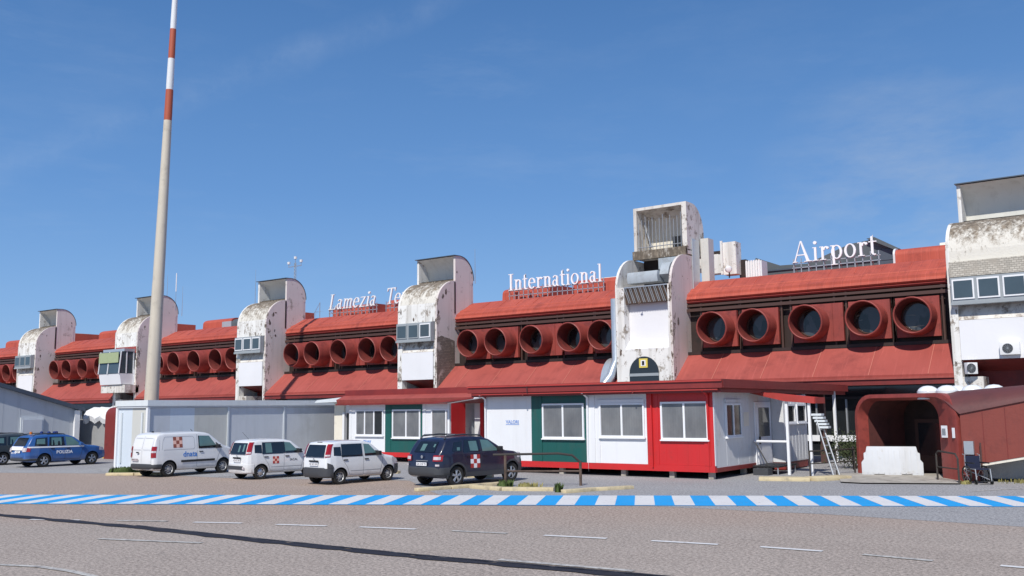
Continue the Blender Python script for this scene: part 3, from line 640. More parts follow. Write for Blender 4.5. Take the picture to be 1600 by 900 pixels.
def sign(text,x0,x1,z,cap,y,label,slant=0,mat='letter'):
    e=empty('roof_sign',(x0,y,10.7),label,'sign','white serif letter signs along the roof')
    tot=sum(glyph(c)[1] for c in text); sx=(x1-x0)/tot; x=0
    for c in text:
        ps,ad=glyph(c)
        if ps:
            b=MB()
            for kk,p in enumerate(ps): b.prism([(x+q[0]*sx+q[1]*slant,z-10.7+q[1]*cap) for q in p],-.05-.0006*kk,.05+.0006*kk,mat,'y')
            b.build('letter',e,fix=True)
        x+=ad*sx
    b=MB(); L=x1-x0; n=int(L/.42)
    for zz in (.22,z-10.7-.04): b.box(-.1,L+.1,.08,.13,zz,zz+.05,'steel')
    for i in range(n+1):
        xx=i*L/n; b.box(xx-.025,xx+.025,.08,.13,-.25,z-10.7+.25,'steel')
        if i%2==0: b.tube([(xx,.1,z-10.7),(xx,.75,0)],.02,'steel',4)
    b.build('support_frame',e)
    return e
s1=sign('Lamezia',-58.9,-53.35,11.25,1.3,55.1,'white letters reading Lamezia on the red roof left of the windowed white tower',.28,'lettergrey')
s1.name='roof_sign'
sign('Terme',-52.3,-48.2,11.25,1.3,55.1,'white letters reading Terme running behind the windowed white tower',.28,'lettergrey')
sign('International',-39.9,-31.9,11.32,1.22,55.1,'white letters reading International on the red roof')
sign('Airport',-18.65,-13.7,11.25,1.26,55.1,'white letters reading Airport in front of the dark plant house')
# frame stub at the left end of the Lamezia sign
f=empty('guy_frame',(-60,55.1,10.6),'small metal bracing frame on the roof at the left end of the Lamezia letters','frame')
b=MB(); b.tube([(0,0,0),(0,0,1.4)],.03,'steel',5); b.tube([(0,0,1.35),(-1.4,0.3,.1)],.02,'steel',4); b.tube([(-.5,0,0),(-.5,0,.6),(0.6,0,.6)],.02,'steel',4); b.build('strut',f)

# antennas
def antenna(x,y,z,h,label,cross=False):
    e=empty('antenna',(x,y,z),label,'antenna')
    b=MB(); b.tube([(0,0,0),(0,0,h)],[.03,.012],'steel',5); 
    b.build('rod',e)
    if cross: b=MB(); b.tube([(0,0,h*.5),(.0,0,h)],.05,'white',6); b.build('radome',e)
    return e
antenna(-65.0,52.2,11.5,3.5,'thin lightning rod at the front left corner of the tower that carries the weather mast')
antenna(-79.0,53.9,12.6,3.6,'tall white aerial on the tower right behind the striped mast',True)
antenna(-78.5,54.3,12.0,2.9,'shorter thin aerial just right of the tall white aerial')
antenna(-80.6,54.0,13.6,2.6,'faint thin aerial rising close right of the striped mast')
antenna(-42.4,54.3,12,2.6,'thin aerial on the right edge of the windowed white tower')
w=empty('weather_mast',(-62.9,54.8,11.5),'lattice weather mast with white sensors behind the left centre tower','weather mast')
b=MB()
for dx in (-.13,.13): b.tube([(dx,0,0),(dx*.7,0,4.2)],.035,'steel',5)
for i in range(14): b.tube([(-.13,0,i*.3),(.13,0,i*.3+.3)],.018,'steel',4)
b.tube([(-.9,0,3.9),(.8,0,3.9)],.03,'steel',5); b.tube([(-.7,0,-.2),(-.1,0,2.4)],.04,'black',5); b.build('lattice',w)
for (dx,h) in ((-.85,.35),(0,.75),(.75,.4)):
    b=MB(); b.tube([(dx,0,3.9),(dx,0,3.9+h)],.03,'steel',5); b.lathe([(-.12,.0),(-.1,.12),(.1,.14),(.14,0)],(dx,0,3.9+h),(0,0,1),'white',10); b.build('sensor',w)

# ------------------------------------------------------------------ striped mast
m_=empty('striped_mast',(-55.45,36.2,0),'very tall tapering lighting mast, grey below and red and white banded at the top','mast')
def mp(z): return Vector((1.05*z/31,0,z))
def mr(z): return .49-.33*z/33
for z0,z1,mm,nm in [(0,11.3,'poletan','shaft'),(11.3,21.6,'poletan','shaft'),(21.6,22.4,'poletan','shaft'),(22.4,24.55,'polered','red_band'),(24.55,26.75,'polewhite','white_band'),(26.75,28.85,'polered','red_band'),(28.85,31.2,'polewhite','white_band'),(31.2,33.4,'polered','red_band'),(33.4,35.6,'polewhite','white_band')]:
    b=MB(); k=6; pts=[mp(z0+(z1-z0)*i/k) for i in range(k+1)]; b.tube(pts,[mr(p.z)-(.012 if i==0 else 0) for i,p in enumerate(pts)],mm,20); b.build(nm,m_)
b=MB(); b.box(-1,1,-1,1,0,.5,'concrete'); b.build('base_block',m_)
b=MB(); b.lathe([(0,.3),(.1,1.2),(.25,1.2),(.3,.3)],mp(35.6),(0,0,1),'steel',16)
for k in range(6):
    a=k*math.pi/3; c=mp(35.4)+Vector((math.cos(a)*1.2,math.sin(a)*1.2,0)); b.box(c.x-.25,c.x+.25,c.y-.2,c.y+.2,c.z-.4,c.z,'steel')
b.build('lamp_crown',m_)

# ------------------------------------------------------------------ cabins
def window(parent,x0,x1,z0,z1,y,mul=1,open_right=False,axis='y',sgn=-1,glass='glassgrey'):
    """framed window in a wall plane; axis y: wall plane y=const facing -y; axis x: plane x=const facing +x"""
    f=.07
    def bx(b,a0,a1,d0,d1,z0_,z1_,m):
        if axis=='y': b.box(a0,a1,y+sgn*d1,y+sgn*d0,z0_,z1_,m)
        else: b.box(y+d0,y+d1,a0,a1,z0_,z1_,m)
    b=MB(); bx(b,x0,x1,.003,.07,z0,z0+f,'winwhite'); bx(b,x0,x1,.003,.07,z1-f,z1,'winwhite')
    bx(b,x0,x0+f,.003,.07,z0+f,z1-f,'winwhite'); bx(b,x1-f,x1,.003,.07,z0+f,z1-f,'winwhite')
    for k in range(mul):
        xx=x0+(x1-x0)*(k+1)/(mul+1); bx(b,xx-f*.55,xx+f*.55,.003,.06,z0+f,z1-f,'winwhite')
    bx(b,x0-.03,x1+.03,.003,.11,z0-.05,z0-.002,'winwhite')
    w=b.build('window_frame',parent)
    xs=[x0+f]+[x0+(x1-x0)*(k+1)/(mul+1) for k in range(mul)]+[x1-f]
    for k in range(mul+1):
        b=MB(); a=xs[k]+(f*.55 if k else 0); c=xs[k+1]-(f*.55 if k<mul else 0)
        bx(b,a,c,.004,.02+.012*(k%2),z0+f,z1-f,'glassdark' if (open_right and k==mul) else glass); b.build('pane',parent)
c1=empty('site_cabin',(-19.5,32.7,0),'row of portable cabins in red, white and green panels with dark red flat roof','cabin')
def L(o,b,name,par): # world-coordinate mesh under thing placed at o
    ob=b.build(name,par); ob.data.transform(Matrix.Translation(-Vector(par.location))); return ob
def winw(par,*a,**k):
    before=set(bpy.data.objects); window(par,*a,**k)
    for o in set(bpy.data.objects)-before: o.data.transform(Matrix.Translation(-Vector(par.location)))
Y=32.7
for (a,c,m,nm) in [(-24.97,-22.56,'wallwhite','white_panel'),(-22.56,-19.87,'cabgreen','green_panel'),(-19.87,-17.12,'wallwhite','white_panel'),(-17.12,-14.35,'cabred','red_panel')]:
    b=MB(); b.box(a+.004,c-.004,Y,Y+.12,.50,3.22,m)
    # corrugation ribs and joint cover strips
    k=a+.35
    while k<c-.1: b.box(k-.006,k+.006,Y-.004,Y,.52,3.2,m); k+=.45
    L(0,b,nm,c1)
b=MB(); b.box(-24.97,-14.35,Y-.02,Y+.12,.26,.497,'cabred'); L(0,b,'base_beam',c1)
b=MB(); b.box(-22.08,-22.02,Y-.03,Y-.004,.5,3.2,'cabgreen'); b.box(-19.75,-19.45,Y-.035,Y-.004,.5,3.2,'wallwhite'); b.box(-19.3,-19.22,Y-.03,Y-.004,.5,3.0,'wallwhite');b.box(-16.68,-16.62,Y-.02,Y-.004,.5,3.2,'cabred'); b.box(-14.75,-14.5,Y-.03,Y-.004,.5,3.2,'cabred'); L(0,b,'cover_strip',c1)
winw(c1,-21.98,-19.95,1.45,2.88,Y); winw(c1,-19.22,-17.2,1.52,2.86,Y); winw(c1,-16.5,-14.55,1.45,2.88,Y)
b=MB(); b.box(-19.25,-17.2,Y-.06,Y-.02,2.87,3.0,'wallwhite'); L(0,b,'shutter_box',c1)
b=MB(); b.box(-14.47,-14.35,Y+.12,39.3,.42,3.22,'cabgrey'); b.box(-14.36,-14.33,Y+.0,Y+.13,.5,3.2,'wallwhite')
for k in range(1,6): b.box(-14.349,-14.343,Y+k*1.12-.01,Y+k*1.12+.01,.45,3.2,'cabgrey')
L(0,b,'end_wall',c1)
b=MB(); b.box(-14.5,-14.33,Y+.12,39.3,.26,.42,'fascia'); L(0,b,'end_base_beam',c1)
winw(c1,33.75,35.25,1.52,2.80,-14.35,axis='x',glass='glassdark')
b=MB(); b.box(-14.345,-14.27,33.7,35.3,2.82,2.95,'cabgrey'); L(0,b,'shutter_box',c1)
# entrance door in the end wall
b=MB(); b.box(-14.345,-14.29,36.7,38.45,.3,2.85,'winwhite'); L(0,b,'door_frame',c1)
b=MB(); b.box(-14.288,-14.26,36.85,38.3,.35,2.75,'winwhite'); L(0,b,'door',c1)
b=MB(); b.box(-14.258,-14.25,36.98,38.15,1.45,2.62,'glassdark'); L(0,b,'door_pane',c1)
b=MB(); b.box(-14.25,-14.2,36.9,36.98,1.15,1.45,'black'); L(0,b,'door_handle',c1)
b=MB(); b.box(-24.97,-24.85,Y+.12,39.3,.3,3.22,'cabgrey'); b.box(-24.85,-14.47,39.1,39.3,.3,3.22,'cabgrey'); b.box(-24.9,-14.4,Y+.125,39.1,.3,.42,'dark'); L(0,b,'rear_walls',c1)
b=MB()
for x in (-23.8,-21.2,-18.3,-16.2,-14.6):
    for y in (Y+.25,36,39): b.box(x-.1,x+.1,y-.1,y+.1,0,.262,'concrete')
b.box(-24.5,-14.8,36.5,36.7,0,.25,'dark')  # near-black strip put in for the shade below the cabin floor
L(0,b,'footing',c1)
# flat roof with stepped fascia and gutters
b=MB(); b.box(-25.45,-13.75,32.15,47.6,3.42,3.62,'fascia'); L(0,b,'roof',c1)
b=MB(); b.box(-25.5,-13.7,32.08,32.15,3.36,3.68,'fascia'); b.box(-25.4,-13.8,32.22,32.5,3.2,3.36,'fascia'); b.box(-13.75,-13.68,32.15,47.6,3.36,3.68,'fascia')
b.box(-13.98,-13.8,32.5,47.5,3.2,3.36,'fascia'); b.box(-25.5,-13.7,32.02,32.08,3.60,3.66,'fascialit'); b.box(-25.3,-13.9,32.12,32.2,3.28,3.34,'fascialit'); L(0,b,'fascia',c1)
for x,m in ((-14.55,'cabred'),(-19.75,'winwhite'),(-24.95,'winwhite')):
    b=MB(); b.tube([(x,32.2,3.3),(x,Y-.08,3.1),(x,Y-.08,.12)],.05,m,8); L(0,b,'downpipe',c1)
for x in (-24.8,-22.6,-17.4): 
    b=MB(); b.tube([(x,32.13,3.62),(x,32.13,3.22)],.03,'fascia',6); L(0,b,'roof_outlet',c1)
b=MB(); vs,fs=textmesh('VALORI',.2,.003,bold=.006); b.add([(-23.55+v[0],Y-.008+v[2],2.12+v[1]) for v in vs],fs,'logofaded'); 
b.box(-23.9,-23.2,Y-.005,Y-.002,2.0,2.03,'logofaded'); L(0,b,'lettering',c1)
for p in [(-13.82,45.7,'winwhite',.06),(-14.2,45.0,'timberdark',.13),(-13.9,41.5,'winwhite',.05)]:
    b=MB(); b.box(p[0]-p[3],p[0]+p[3],p[1]-p[3],p[1]+p[3],0,3.4,p[2]); L(0,b,'post',c1)
b=MB(); b.tube([(-22.3,32.1,3.64),(-22.3,32.0,3.55),(-22.28,32.0,3.3)],.015,'black',5); b.box(-16.9,-16.86,32.6,32.68,.4,3.2,'cabred'); b.box(-14.349,-14.33,35.6,36.1,1.9,2.45,'cream'); L(0,b,'wall_fitting',c1)
# small hut beyond the door
h=empty('annex_hut',(-14.1,40,0),'small pale grey hut with high windows behind the porch','hut')
b=MB(); b.box(-14.33,-13.8,38.6,41.5,.35,3.15,'cabgrey'); 
for k in range(7): b.box(-13.8,-13.79,38.75+k*.4,38.765+k*.4,.4,3.1,'cabgrey')
L(0,b,'wall',h)
b=MB(); b.box(-14.3,-13.82,38.62,41.48,.05,.347,'fascia'); L(0,b,'base_beam',h)
winw(h,38.85,39.9,1.95,2.75,-13.79,mul=0,axis='x',glass='glassdark'); winw(h,40.1,41.3,1.95,2.75,-13.79,mul=0,axis='x',glass='glassdark')
# porch
p_=empty('porch',(-12.6,35,0),'red sloping porch roof on white posts beside the cabin door','porch')
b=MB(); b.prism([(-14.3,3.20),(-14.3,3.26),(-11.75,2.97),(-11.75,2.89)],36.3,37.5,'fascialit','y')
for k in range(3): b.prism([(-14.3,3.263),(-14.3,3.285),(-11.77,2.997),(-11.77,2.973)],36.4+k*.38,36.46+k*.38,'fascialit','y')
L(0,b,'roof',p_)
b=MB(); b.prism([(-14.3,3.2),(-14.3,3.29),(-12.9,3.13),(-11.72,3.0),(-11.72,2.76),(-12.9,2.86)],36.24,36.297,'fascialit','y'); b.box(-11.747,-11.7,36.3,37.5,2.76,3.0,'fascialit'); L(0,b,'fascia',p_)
for x,y in ((-12.87,36.33),(-11.98,36.33)):
    b=MB(); b.box(x-.05,x+.05,y-.0,y+.1,0,2.95,'winwhite'); L(0,b,'post',p_)
b=MB(); b.tube([(-14.3,36.5,1.28),(-12.9,36.4,1.28)],.05,'winwhite',8); b.tube([(-14.2,36.4,1.2),(-13.6,36.3,.2)],.025,'black',6); L(0,b,'handrail',p_)
st=empty('door_steps',(-13.7,37.0,0),'dark metal steps up to the cabin end door','steps')
b=MB(); b.box(-.55,.5,-.9,1.2,.28,.34,'black'); b.build('landing',st)
b=MB(); b.box(-.35,.25,-1.4,-.9,.0,.26,'bumper'); b.build('tread',st)
b=MB(); b.tube([(.45,-.85,0),(.45,-.85,.3)],.03,'steel',5);b.tube([(.45,1.1,0),(.45,1.1,.3)],.03,'steel',5); b.build('leg',st)
# step ladder
l_=empty('step_ladder',(-10.9,35.6,0),'aluminium step ladder leaning by the right porch post','ladder')
topA=Vector((-.75,.9,2.35))
b=MB()
for d in (Vector((0,0,0)),Vector((-.12,-.35,0))): b.tube([Vector((.1,.35,0))+d,topA+d*.7],.03,'steel',6)
b.build('rail',l_)
b=MB()
for i in range(1,8):
    q=Vector((.1,.35,0)).lerp(topA,i/8); b.tube([q,q+Vector((-.12,-.35,0))*.85],.022,'steel',5)
b.build('rung',l_)
b=MB(); 
for k in range(5):
    q=topA+Vector((.06*k-.15,-.1,-.12*k+.1)); b.box(q.x-.04,q.x+.35,q.y-.25,q.y+.1,q.z-.16,q.z-.08,'whitecap')
b.build('tray',l_)

# far cabin row
c2=empty('site_cabin',(-33,36.5,0),'farther cabin row with white and green panels behind the parked cars','cabin')
Y=36.5
for (a,c,m,nm) in [(-37.3,-34.6,'wallwhite','white_panel'),(-34.6,-31.99,'cabgreen','green_panel'),(-31.99,-29.2,'wallwhite','white_panel')]:
    b=MB(); b.box(a+.004,c-.004,Y,Y+.12,.5,3.0,m); L(0,b,nm,c2)
b=MB(); b.box(-37.3,-29.2,Y-.02,Y+.12,.26,.497,'cabred'); L(0,b,'base_beam',c2)
b=MB(); b.box(-34.25,-34.18,Y-.02,Y-.003,.5,3.0,'cabgreen'); b.box(-37.25,-37.1,Y-.02,Y-.003,.5,3.0,'wallwhite'); b.box(-31.9,-31.75,Y-.02,Y-.003,.5,3.0,'wallwhite'); L(0,b,'cover_strip',c2)
winw(c2,-36.75,-34.7,1.35,2.72,Y,mul=2,open_right=True); winw(c2,-34.05,-32.1,1.25,2.72,Y); winw(c2,-31.35,-29.4,1.25,2.72,Y)
b=MB(); b.box(-37.3,-37.18,Y+.12,43,.3,3.0,'wallwhite'); b.box(-29.32,-29.2,Y+.12,43,.3,3.0,'cabgrey'); b.box(-37.18,-29.32,42.8,43,.3,3.0,'cabgrey'); L(0,b,'side_walls',c2)
b=MB(); b.prism([(36.2,3.0),(36.1,3.28),(36.7,3.5),(43,3.62),(43,3.4),(36.8,3.05)],-37.9,-28.0,'redlow'); L(0,b,'roof',c2)
b=MB(); b.box(-37.9,-27.0,36.75,36.9,3.5,3.8,'fascia'); b.box(-37.9,-28.0,36.06,36.12,2.98,3.06,'darkred'); L(0,b,'fascia',c2)
b=MB(); vs,fs=textmesh('ENAV',.22,.003,bold=.006); b.add([(-35.9+v[0],Y-.008+v[2],1.02+v[1]) for v in vs],fs,'logoblue'); L(0,b,'lettering',c2)
b=MB()
for x in (-36.8,-34.5,-32,-29.6): b.box(x-.1,x+.1,Y+.2,Y+.4,0,.262,'concrete')
L(0,b,'footing',c2)
# link porch between the rows
lk=empty('entrance_porch',(-27.2,34.5,0),'small white framed porch with glazed door between the two cabin rows','porch')
b=MB(); b.box(-29.15,-29.0,35.2,36.3,0.3,3.1,'cabred'); b.box(-28.9,-25.1,36.9,37.0,.3,3.2,'cabgrey'); L(0,b,'wall',lk)
b=MB()
for x,y in ((-28.05,33.9),(-25.15,32.95)): b.box(x-.06,x+.06,y-.06,y+.06,0,3.0,'winwhite')
b.tube([(-28.05,33.9,3.0),(-25.3,32.9,3.22)],.05,'winwhite',6); L(0,b,'post',lk)
b=MB(); b.prism([(-28.3,2.98),(-28.3,3.05),(-25.1,3.3),(-25.1,3.22)],33.1,37,'fascia','y'); L(0,b,'roof',lk)
b=MB(); b.box(-27.9,-25.9,36.8,36.88,.4,2.75,'winwhite'); b.box(-28.4,-28.2,36.7,36.86,.3,3.0,'cabred'); L(0,b,'door_frame',lk)
b=MB(); b.box(-27.8,-26.95,36.77,36.797,.5,2.65,'glassgrey'); b.box(-26.85,-26.0,36.77,36.797,.5,2.65,'glassgrey'); L(0,b,'door_pane',lk)
# cream entrance lobby at the far end of the far cabin
lb=empty('lobby',(-39.5,38,0),'cream lobby with dark doorway between the long grey container and the cabins','lobby')
b=MB(); b.box(-39.5,-38.7,37.5,37.65,0,3.2,'cream'); b.box(-38.7,-37.4,37.6,37.7,2.55,3.3,'wallwhite'); b.box(-39.5,-39.35,37.65,41,0,3.2,'cream'); b.box(-38.8,-38.65,37.45,37.7,0,2.6,'wallwhite');b.box(-37.6,-37.4,37.45,37.7,0,2.6,'wallwhite'); L(0,b,'wall',lb)
b=MB(); b.box(-38.64,-37.62,37.66,37.75,0,2.54,'glassdark'); L(0,b,'door_pane',lb)
b=MB(); b.box(-40.6,-39.5,38.6,38.7,0,3.1,'brown'); L(0,b,'dark_passage',lb)
b=MB(); b.prism([(-40.4,3.15),(-40.2,3.3),(-37.9,3.45),(-37.4,3.2)],36.8,41,'whitecap','y'); L(0,b,'roof',lb)

# long grey container building
g=empty('container_building',(-41.9,33,0),'long low grey panel building with light blue end behind the white van','building')
b=MB(); b.box(-43.55,-42.35,26.7,26.8,0,2.92,'bluepanel'); L(0,b,'end_panel',g)
b=MB(); b.box(-42.35,-41.0,26.7,26.8,0,2.92,'greypanel2'); L(0,b,'end_panel',g)
b=MB()
for x in (-43.58,-41.0): b.box(x-.07,x+.07,26.6,26.74,0,2.95,'winwhite')
for x in (-43.2,-41.45): b.box(x-.05,x+.05,26.62,26.69,.25,2.7,'whitecap')
L(0,b,'corner_post',g)
ys=[26.8,27.9,29.3,31.35,35.1,39.3]; ms=['greypanel','bluepanel','greypanel2','greypanel','greypanel']
for a,c,m in zip(ys,ys[1:],ms):
    b=MB(); b.box(-41.1,-41.0,a,c,0,2.92,m)
    k=a+.2
    while k<c: b.box(-41.0,-40.997,k-.008,k+.008,.02,2.9,m); k+=.5
    L(0,b,'side_panel',g)
b=MB()
for y in (31.35,35.1,39.25): b.box(-40.99,-40.95,y-.05,y+.05,0,2.95,'whitecap')
L(0,b,'side_post',g)
b=MB(); b.box(-43.66,-40.88,26.56,39.5,3.02,3.3,'whitecap'); b.box(-43.6,-40.94,26.6,39.45,2.93,3.02,'greypanel'); L(0,b,'roof',g)
b=MB(); b.box(-43.5,-41.1,39.3,39.4,0,2.95,'greypanel'); b.box(-43.6,-43.5,26.8,39.4,0,2.95,'greypanel'); L(0,b,'rear_walls',g)

# hangar
hg=empty('hangar',(-60,25,0),'large grey hangar with sloping dark roof edge at far left','hangar')
b=MB(); b.prism([(10,0),(10,9.0),(31.5,2.95),(31.5,0)],-70,-56,'hangar'); 
for k in range(18): b.box(-56,-55.992,14+k*1.0,14.02+k*1.0,0,min(2.9+(31.5-14-k)*.28,8),'hangar')
L(0,b,'wall',hg)
b=MB(); b.prism([(9.5,9.15),(9.5,9.35),(31.9,3.05),(31.9,2.85),(31.6,2.9)],-70.5,-55.7,'edge'); L(0,b,'roof',hg)
b=MB(); b.box(-55.99,-55.9,28.05,29.4,0,2.5,'whitecap'); L(0,b,'door_frame',hg)
b=MB(); b.box(-55.898,-55.87,28.15,29.3,0,2.38,'greypanel'); L(0,b,'door',hg)
b=MB(); b.box(-55.98,-55.8,31.3,31.62,0,2.9,'white'); L(0,b,'corner_post',hg)
# awning and wall next to the hangar
aw=empty('service_wall',(-54.6,31.9,0),'grey wall with crumpled white tarpaulin beside the hangar','wall')
b=MB(); b.box(-58.5,-53.9,32.6,32.75,0,2.35,'greywall'); L(0,b,'wall',aw)
b=MB(); n=14; vs=[];fs=[]
for i in range(n+1):
    for j,(yy,zz) in enumerate([(33.3,2.95),(32.9,3.0),(32.4,2.75),(32.25,2.45),(32.35,2.15)]):
        vs.append((-56.6+i*3.0/n,yy+.08*math.sin(i*2.1+j),zz+.12*math.sin(i*1.3+j*.9)-(.25 if i>11 and j>2 else 0)*(i-11)*.3))
for i in range(n):
    for j in range(4): fs.append((i*5+j,(i+1)*5+j,(i+1)*5+j+1,i*5+j+1))
b.add(vs,fs,'tarp',True); L(0,b,'tarpaulin',aw)

# ------------------------------------------------------------------ boarding tunnels
def rrect(w,h,r,n=6,z0=0):
    pts=[(-w/2,z0)]
    for k in range(n+1): a=R(180-90*k/n); pts.append((-w/2+r+r*math.cos(a),h-r+r*math.sin(a)))
    for k in range(n+1): a=R(90-90*k/n); pts.append((w/2-r+r*math.cos(a),h-r+r*math.sin(a)))
    pts.append((w/2,z0)); return pts
t1=empty('boarding_tunnel',(-8.75,37.15,0),'rounded red entrance tunnel rising to the right with dark doors inside','tunnel',rotz=R(-34.5))
def loft(b,A,B,ya,yb,m,smooth=True,dx=0):
    n=len(A); vs=[(p[0],ya,p[1]) for p in A]+[(p[0]+dx,yb,p[1]) for p in B]
    b.add(vs,[(i,i+1,n+i+1,n+i) for i in range(n-1)],m,smooth)
A=rrect(5.2,3.08,.9); Bi=rrect(4.9,2.94,.85); C_=rrect(3.7,2.84,.72)
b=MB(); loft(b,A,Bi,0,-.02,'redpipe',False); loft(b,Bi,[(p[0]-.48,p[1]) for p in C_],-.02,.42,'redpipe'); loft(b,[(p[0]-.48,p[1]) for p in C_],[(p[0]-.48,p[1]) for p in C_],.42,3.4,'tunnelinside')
loft(b,A,A,0,3.6,'redpipe'); b.build('portal_shell',t1,fix=False)
b=MB(); b.box(-2.4,1.85,2.2,2.35,0,2.85,'brown'); b.box(-1.7,-.2,2.15,2.19,.1,2.1,'beam'); b.box(-.1,.15,2.12,2.19,0,2.6,'beam'); b.build('door_wall',t1)
b=MB(); b.box(-1.5,-.4,2.12,2.148,.7,1.95,'glassdark'); b.box(.25,1.5,2.12,2.148,.3,2.0,'glassdark'); b.build('door_pane',t1)
b=MB(); b.box(1.83,2.1,.04,.06,1.5,1.92,'logowhite'); b.box(1.88,2.04,.02,.039,1.6,1.82,'steel'); b.box(2.42,2.52,-.06,-.03,1.5,1.85,'logowhite'); b.build('notice',t1)
# ramp body to the right: in local frame, direction of world +X
ca,sa=math.cos(R(34.5)),math.sin(R(34.5))
def wl(x,y,z): # world -> tunnel local
    dx,dy=x+8.75,y-37.15; return (dx*ca-dy*sa, dx*sa+dy*ca, z)
b=MB()
def ramp(xa,xb,y,za0,za1,zb0,zb1): 
    return [wl(xa,y,za0),wl(xb,y,zb0),wl(xb,y,zb1),wl(xa,y,za1)]
x0_,x1_=-6.5,3.5; sl=.2
top=lambda x:2.33+(x+6.5)*sl*1.02; bot=lambda x:.52+(x+6.5)*sl*1.0
f_=ramp(x0_,x1_,35.72,bot(x0_),top(x0_),bot(x1_),top(x1_)); k_=ramp(x0_,x1_,35.86,bot(x0_),top(x0_),bot(x1_),top(x1_))
b.add(f_+k_,[(0,1,2,3),(7,6,5,4),(0,4,5,1),(3,2,6,7)],'rampred')
for i in range(1,14):
    x=x0_+i*.7; b.add([wl(x,35.705,bot(x)+.02),wl(x+.02,35.705,bot(x)+.02),wl(x+.02,35.705,top(x)-.02),wl(x,35.705,top(x)-.02)],[(0,1,2,3)],'darkred')
b.build('ramp_side',t1)
b=MB(); n=8; vs=[];fs=[]
for s_,x in enumerate([x0_+.0,x0_+3.3,x0_+6.6,x1_]):
    for i in range(n+1):
        a=R(180-90*i/n); rise=(3.08+(x+6.5)*.10)-top(x)
        vs.append(wl(x-(1.2 if s_==0 else 0)*i/n,35.66+1.15+1.15*math.cos(a)+(0 if i<n else 3.2),top(x)+max(rise,.25)*math.sin(a)))
for s_ in range(3):
    for i in range(n): fs.append((s_*(n+1)+i,(s_+1)*(n+1)+i,(s_+1)*(n+1)+i+1,s_*(n+1)+i+1))
b.add(vs,fs,'roofmaroon',True); b.build('ramp_roof',t1)
b=MB(); b.add([wl(x0_,35.74,bot(x0_)-.09),wl(x1_,35.74,bot(x1_)-.09),wl(x1_,35.74,bot(x1_)-.003),wl(x0_,35.74,bot(x0_)-.003),wl(x0_,37.5,bot(x0_)-.09),wl(x1_,37.5,bot(x1_)-.09),wl(x1_,37.5,bot(x1_)-.003),wl(x0_,37.5,bot(x0_)-.003)],[(0,1,2,3),(4,7,6,5),(0,4,5,1),(3,2,6,7)],'cream'); b.build('ramp_floor',t1)
gw=empty('ramp_base_wall',(-1,36.4,0),'low grey wall under the rising red ramp','wall')
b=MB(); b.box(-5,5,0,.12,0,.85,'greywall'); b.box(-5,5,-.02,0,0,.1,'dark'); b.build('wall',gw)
for i,(x,y) in enumerate([(-7.75,37.0),(-7.05,36.75),(-6.9,37.7),(-6.25,37.0),(-5.6,37.3)]):
    q=wl(x,y,3.16); b=MB(); b.lathe([(.0,.36),(.05,.34),(.12,.27),(.18,.16),(.2,.0)],q,(0,0,1),'dome',20); b.lathe([(-.3,.38),(.0,.38),(.0,.35)],q,(0,0,1),'whitecap',20); b.build('skylight',t1)
t2=empty('boarding_tunnel',(-51.1,33.9,0),'distant dark red tunnel with white skylight domes beside the grey container building','tunnel')
b=MB(); b.prism([(-2.45,0),(-2.45,2.55)]+arc(-1.95,2.55,.5,.5,180,90,4)+[(2.2,3.05),(2.2,0)],-1.6,1.2,'darkred'); b.build('shell',t2)
b=MB(); b.box(-5.6,-2.46,.2,2.5,2.6,3.0,'darkred'); b.build('roof',t2)
b=MB(); b.box(-2.3,-.9,-2.1,-1.8,0,.28,'kerbyellow'); b.build('kerb',t2)
for dx,dy in ((-3.2,0),(-2.1,.2),(-.8,.3),(.3,.2),(-3.9,.4)):
    b=MB(); b.lathe([(.0,.5),(.12,.45),(.24,.3),(.3,.0)],(dx,dy,3.02),(0,0,1),'dome',14); b.build('skylight',t2)
# white plastic barrier
ba=empty('traffic_barrier',(-9.33,37.62,0),'white plastic water-filled barrier standing in the tunnel entrance','barrier',rotz=R(14)); ba.scale=(.92,1,1)
prof=[(-.24,0),(-.24,.18),(-.14,.42),(-.11,1.05),(.11,1.05),(.14,.42),(.24,.18),(.24,0)]
b=MB()
b.prism([(-1.18,.0),(-1.18,.5),(-1.08,.62),(-1.08,.85),(-1.0,.88),(-.95,1.1),(.95,1.1),(1.0,.88),(1.08,.85),(1.08,.62),(1.18,.5),(1.18,.0),(.75,0),(.75,.07),(.35,.07),(.35,0),(-.3,0),(-.3,.07),(-.7,.07),(-.7,0)],-.2,.2,'plastic','y')
b.build('shell',ba,bevel=.03)
b=MB()
for k in range(10): b.box(-.95+k*.21-.02,-.95+k*.21+.02,-.222,-.2,.12,.98,'plastic')
b.build('rib',ba)
# slab in front of the tunnel
poly_sheet('concrete_apron',[(-11.3,37.3),(-10.0,33.3),(-9.2,33.2),(-6.4,34.4),(-6.7,36.2),(-8.0,38.9)],.05,'concrete')
# wheelchair
wc=empty('wheelchair',(-6.0,35.15,0),'empty folding wheelchair with navy seat parked by the red ramp','wheelchair',rotz=R(38))
for s_ in (-.3,.3):
    b=MB(); b.lathe([(-.02,.30),(.02,.30),(.02,.27),(-.02,.27),(-.02,.30)],(s_,.08,.30),(1,0,0),'rubber',24)
    for k in range(8): 
        a=k*math.pi/4; b.tube([(s_,.08,.30),(s_,.08+.28*math.cos(a),.30+.28*math.sin(a))],.006,'steel',4)
    b.build('wheel',wc)
    b=MB(); b.lathe([(-.02,.09),(.02,.09),(.02,.0),(-.02,0)],(s_*.9,-.42,.09),(1,0,0),'rubber',12); b.build('caster',wc)
    b=MB(); b.tube([(s_*.85,-.45,.12),(s_*.85,-.4,.5),(s_*.85,.22,.5),(s_*.85,.22,.95),(s_*.85,.36,.97)],.018,'steel',6); b.tube([(s_*.85,-.35,.7),(s_*.85,.2,.7)],.025,'black',6); b.build('side_frame',wc)
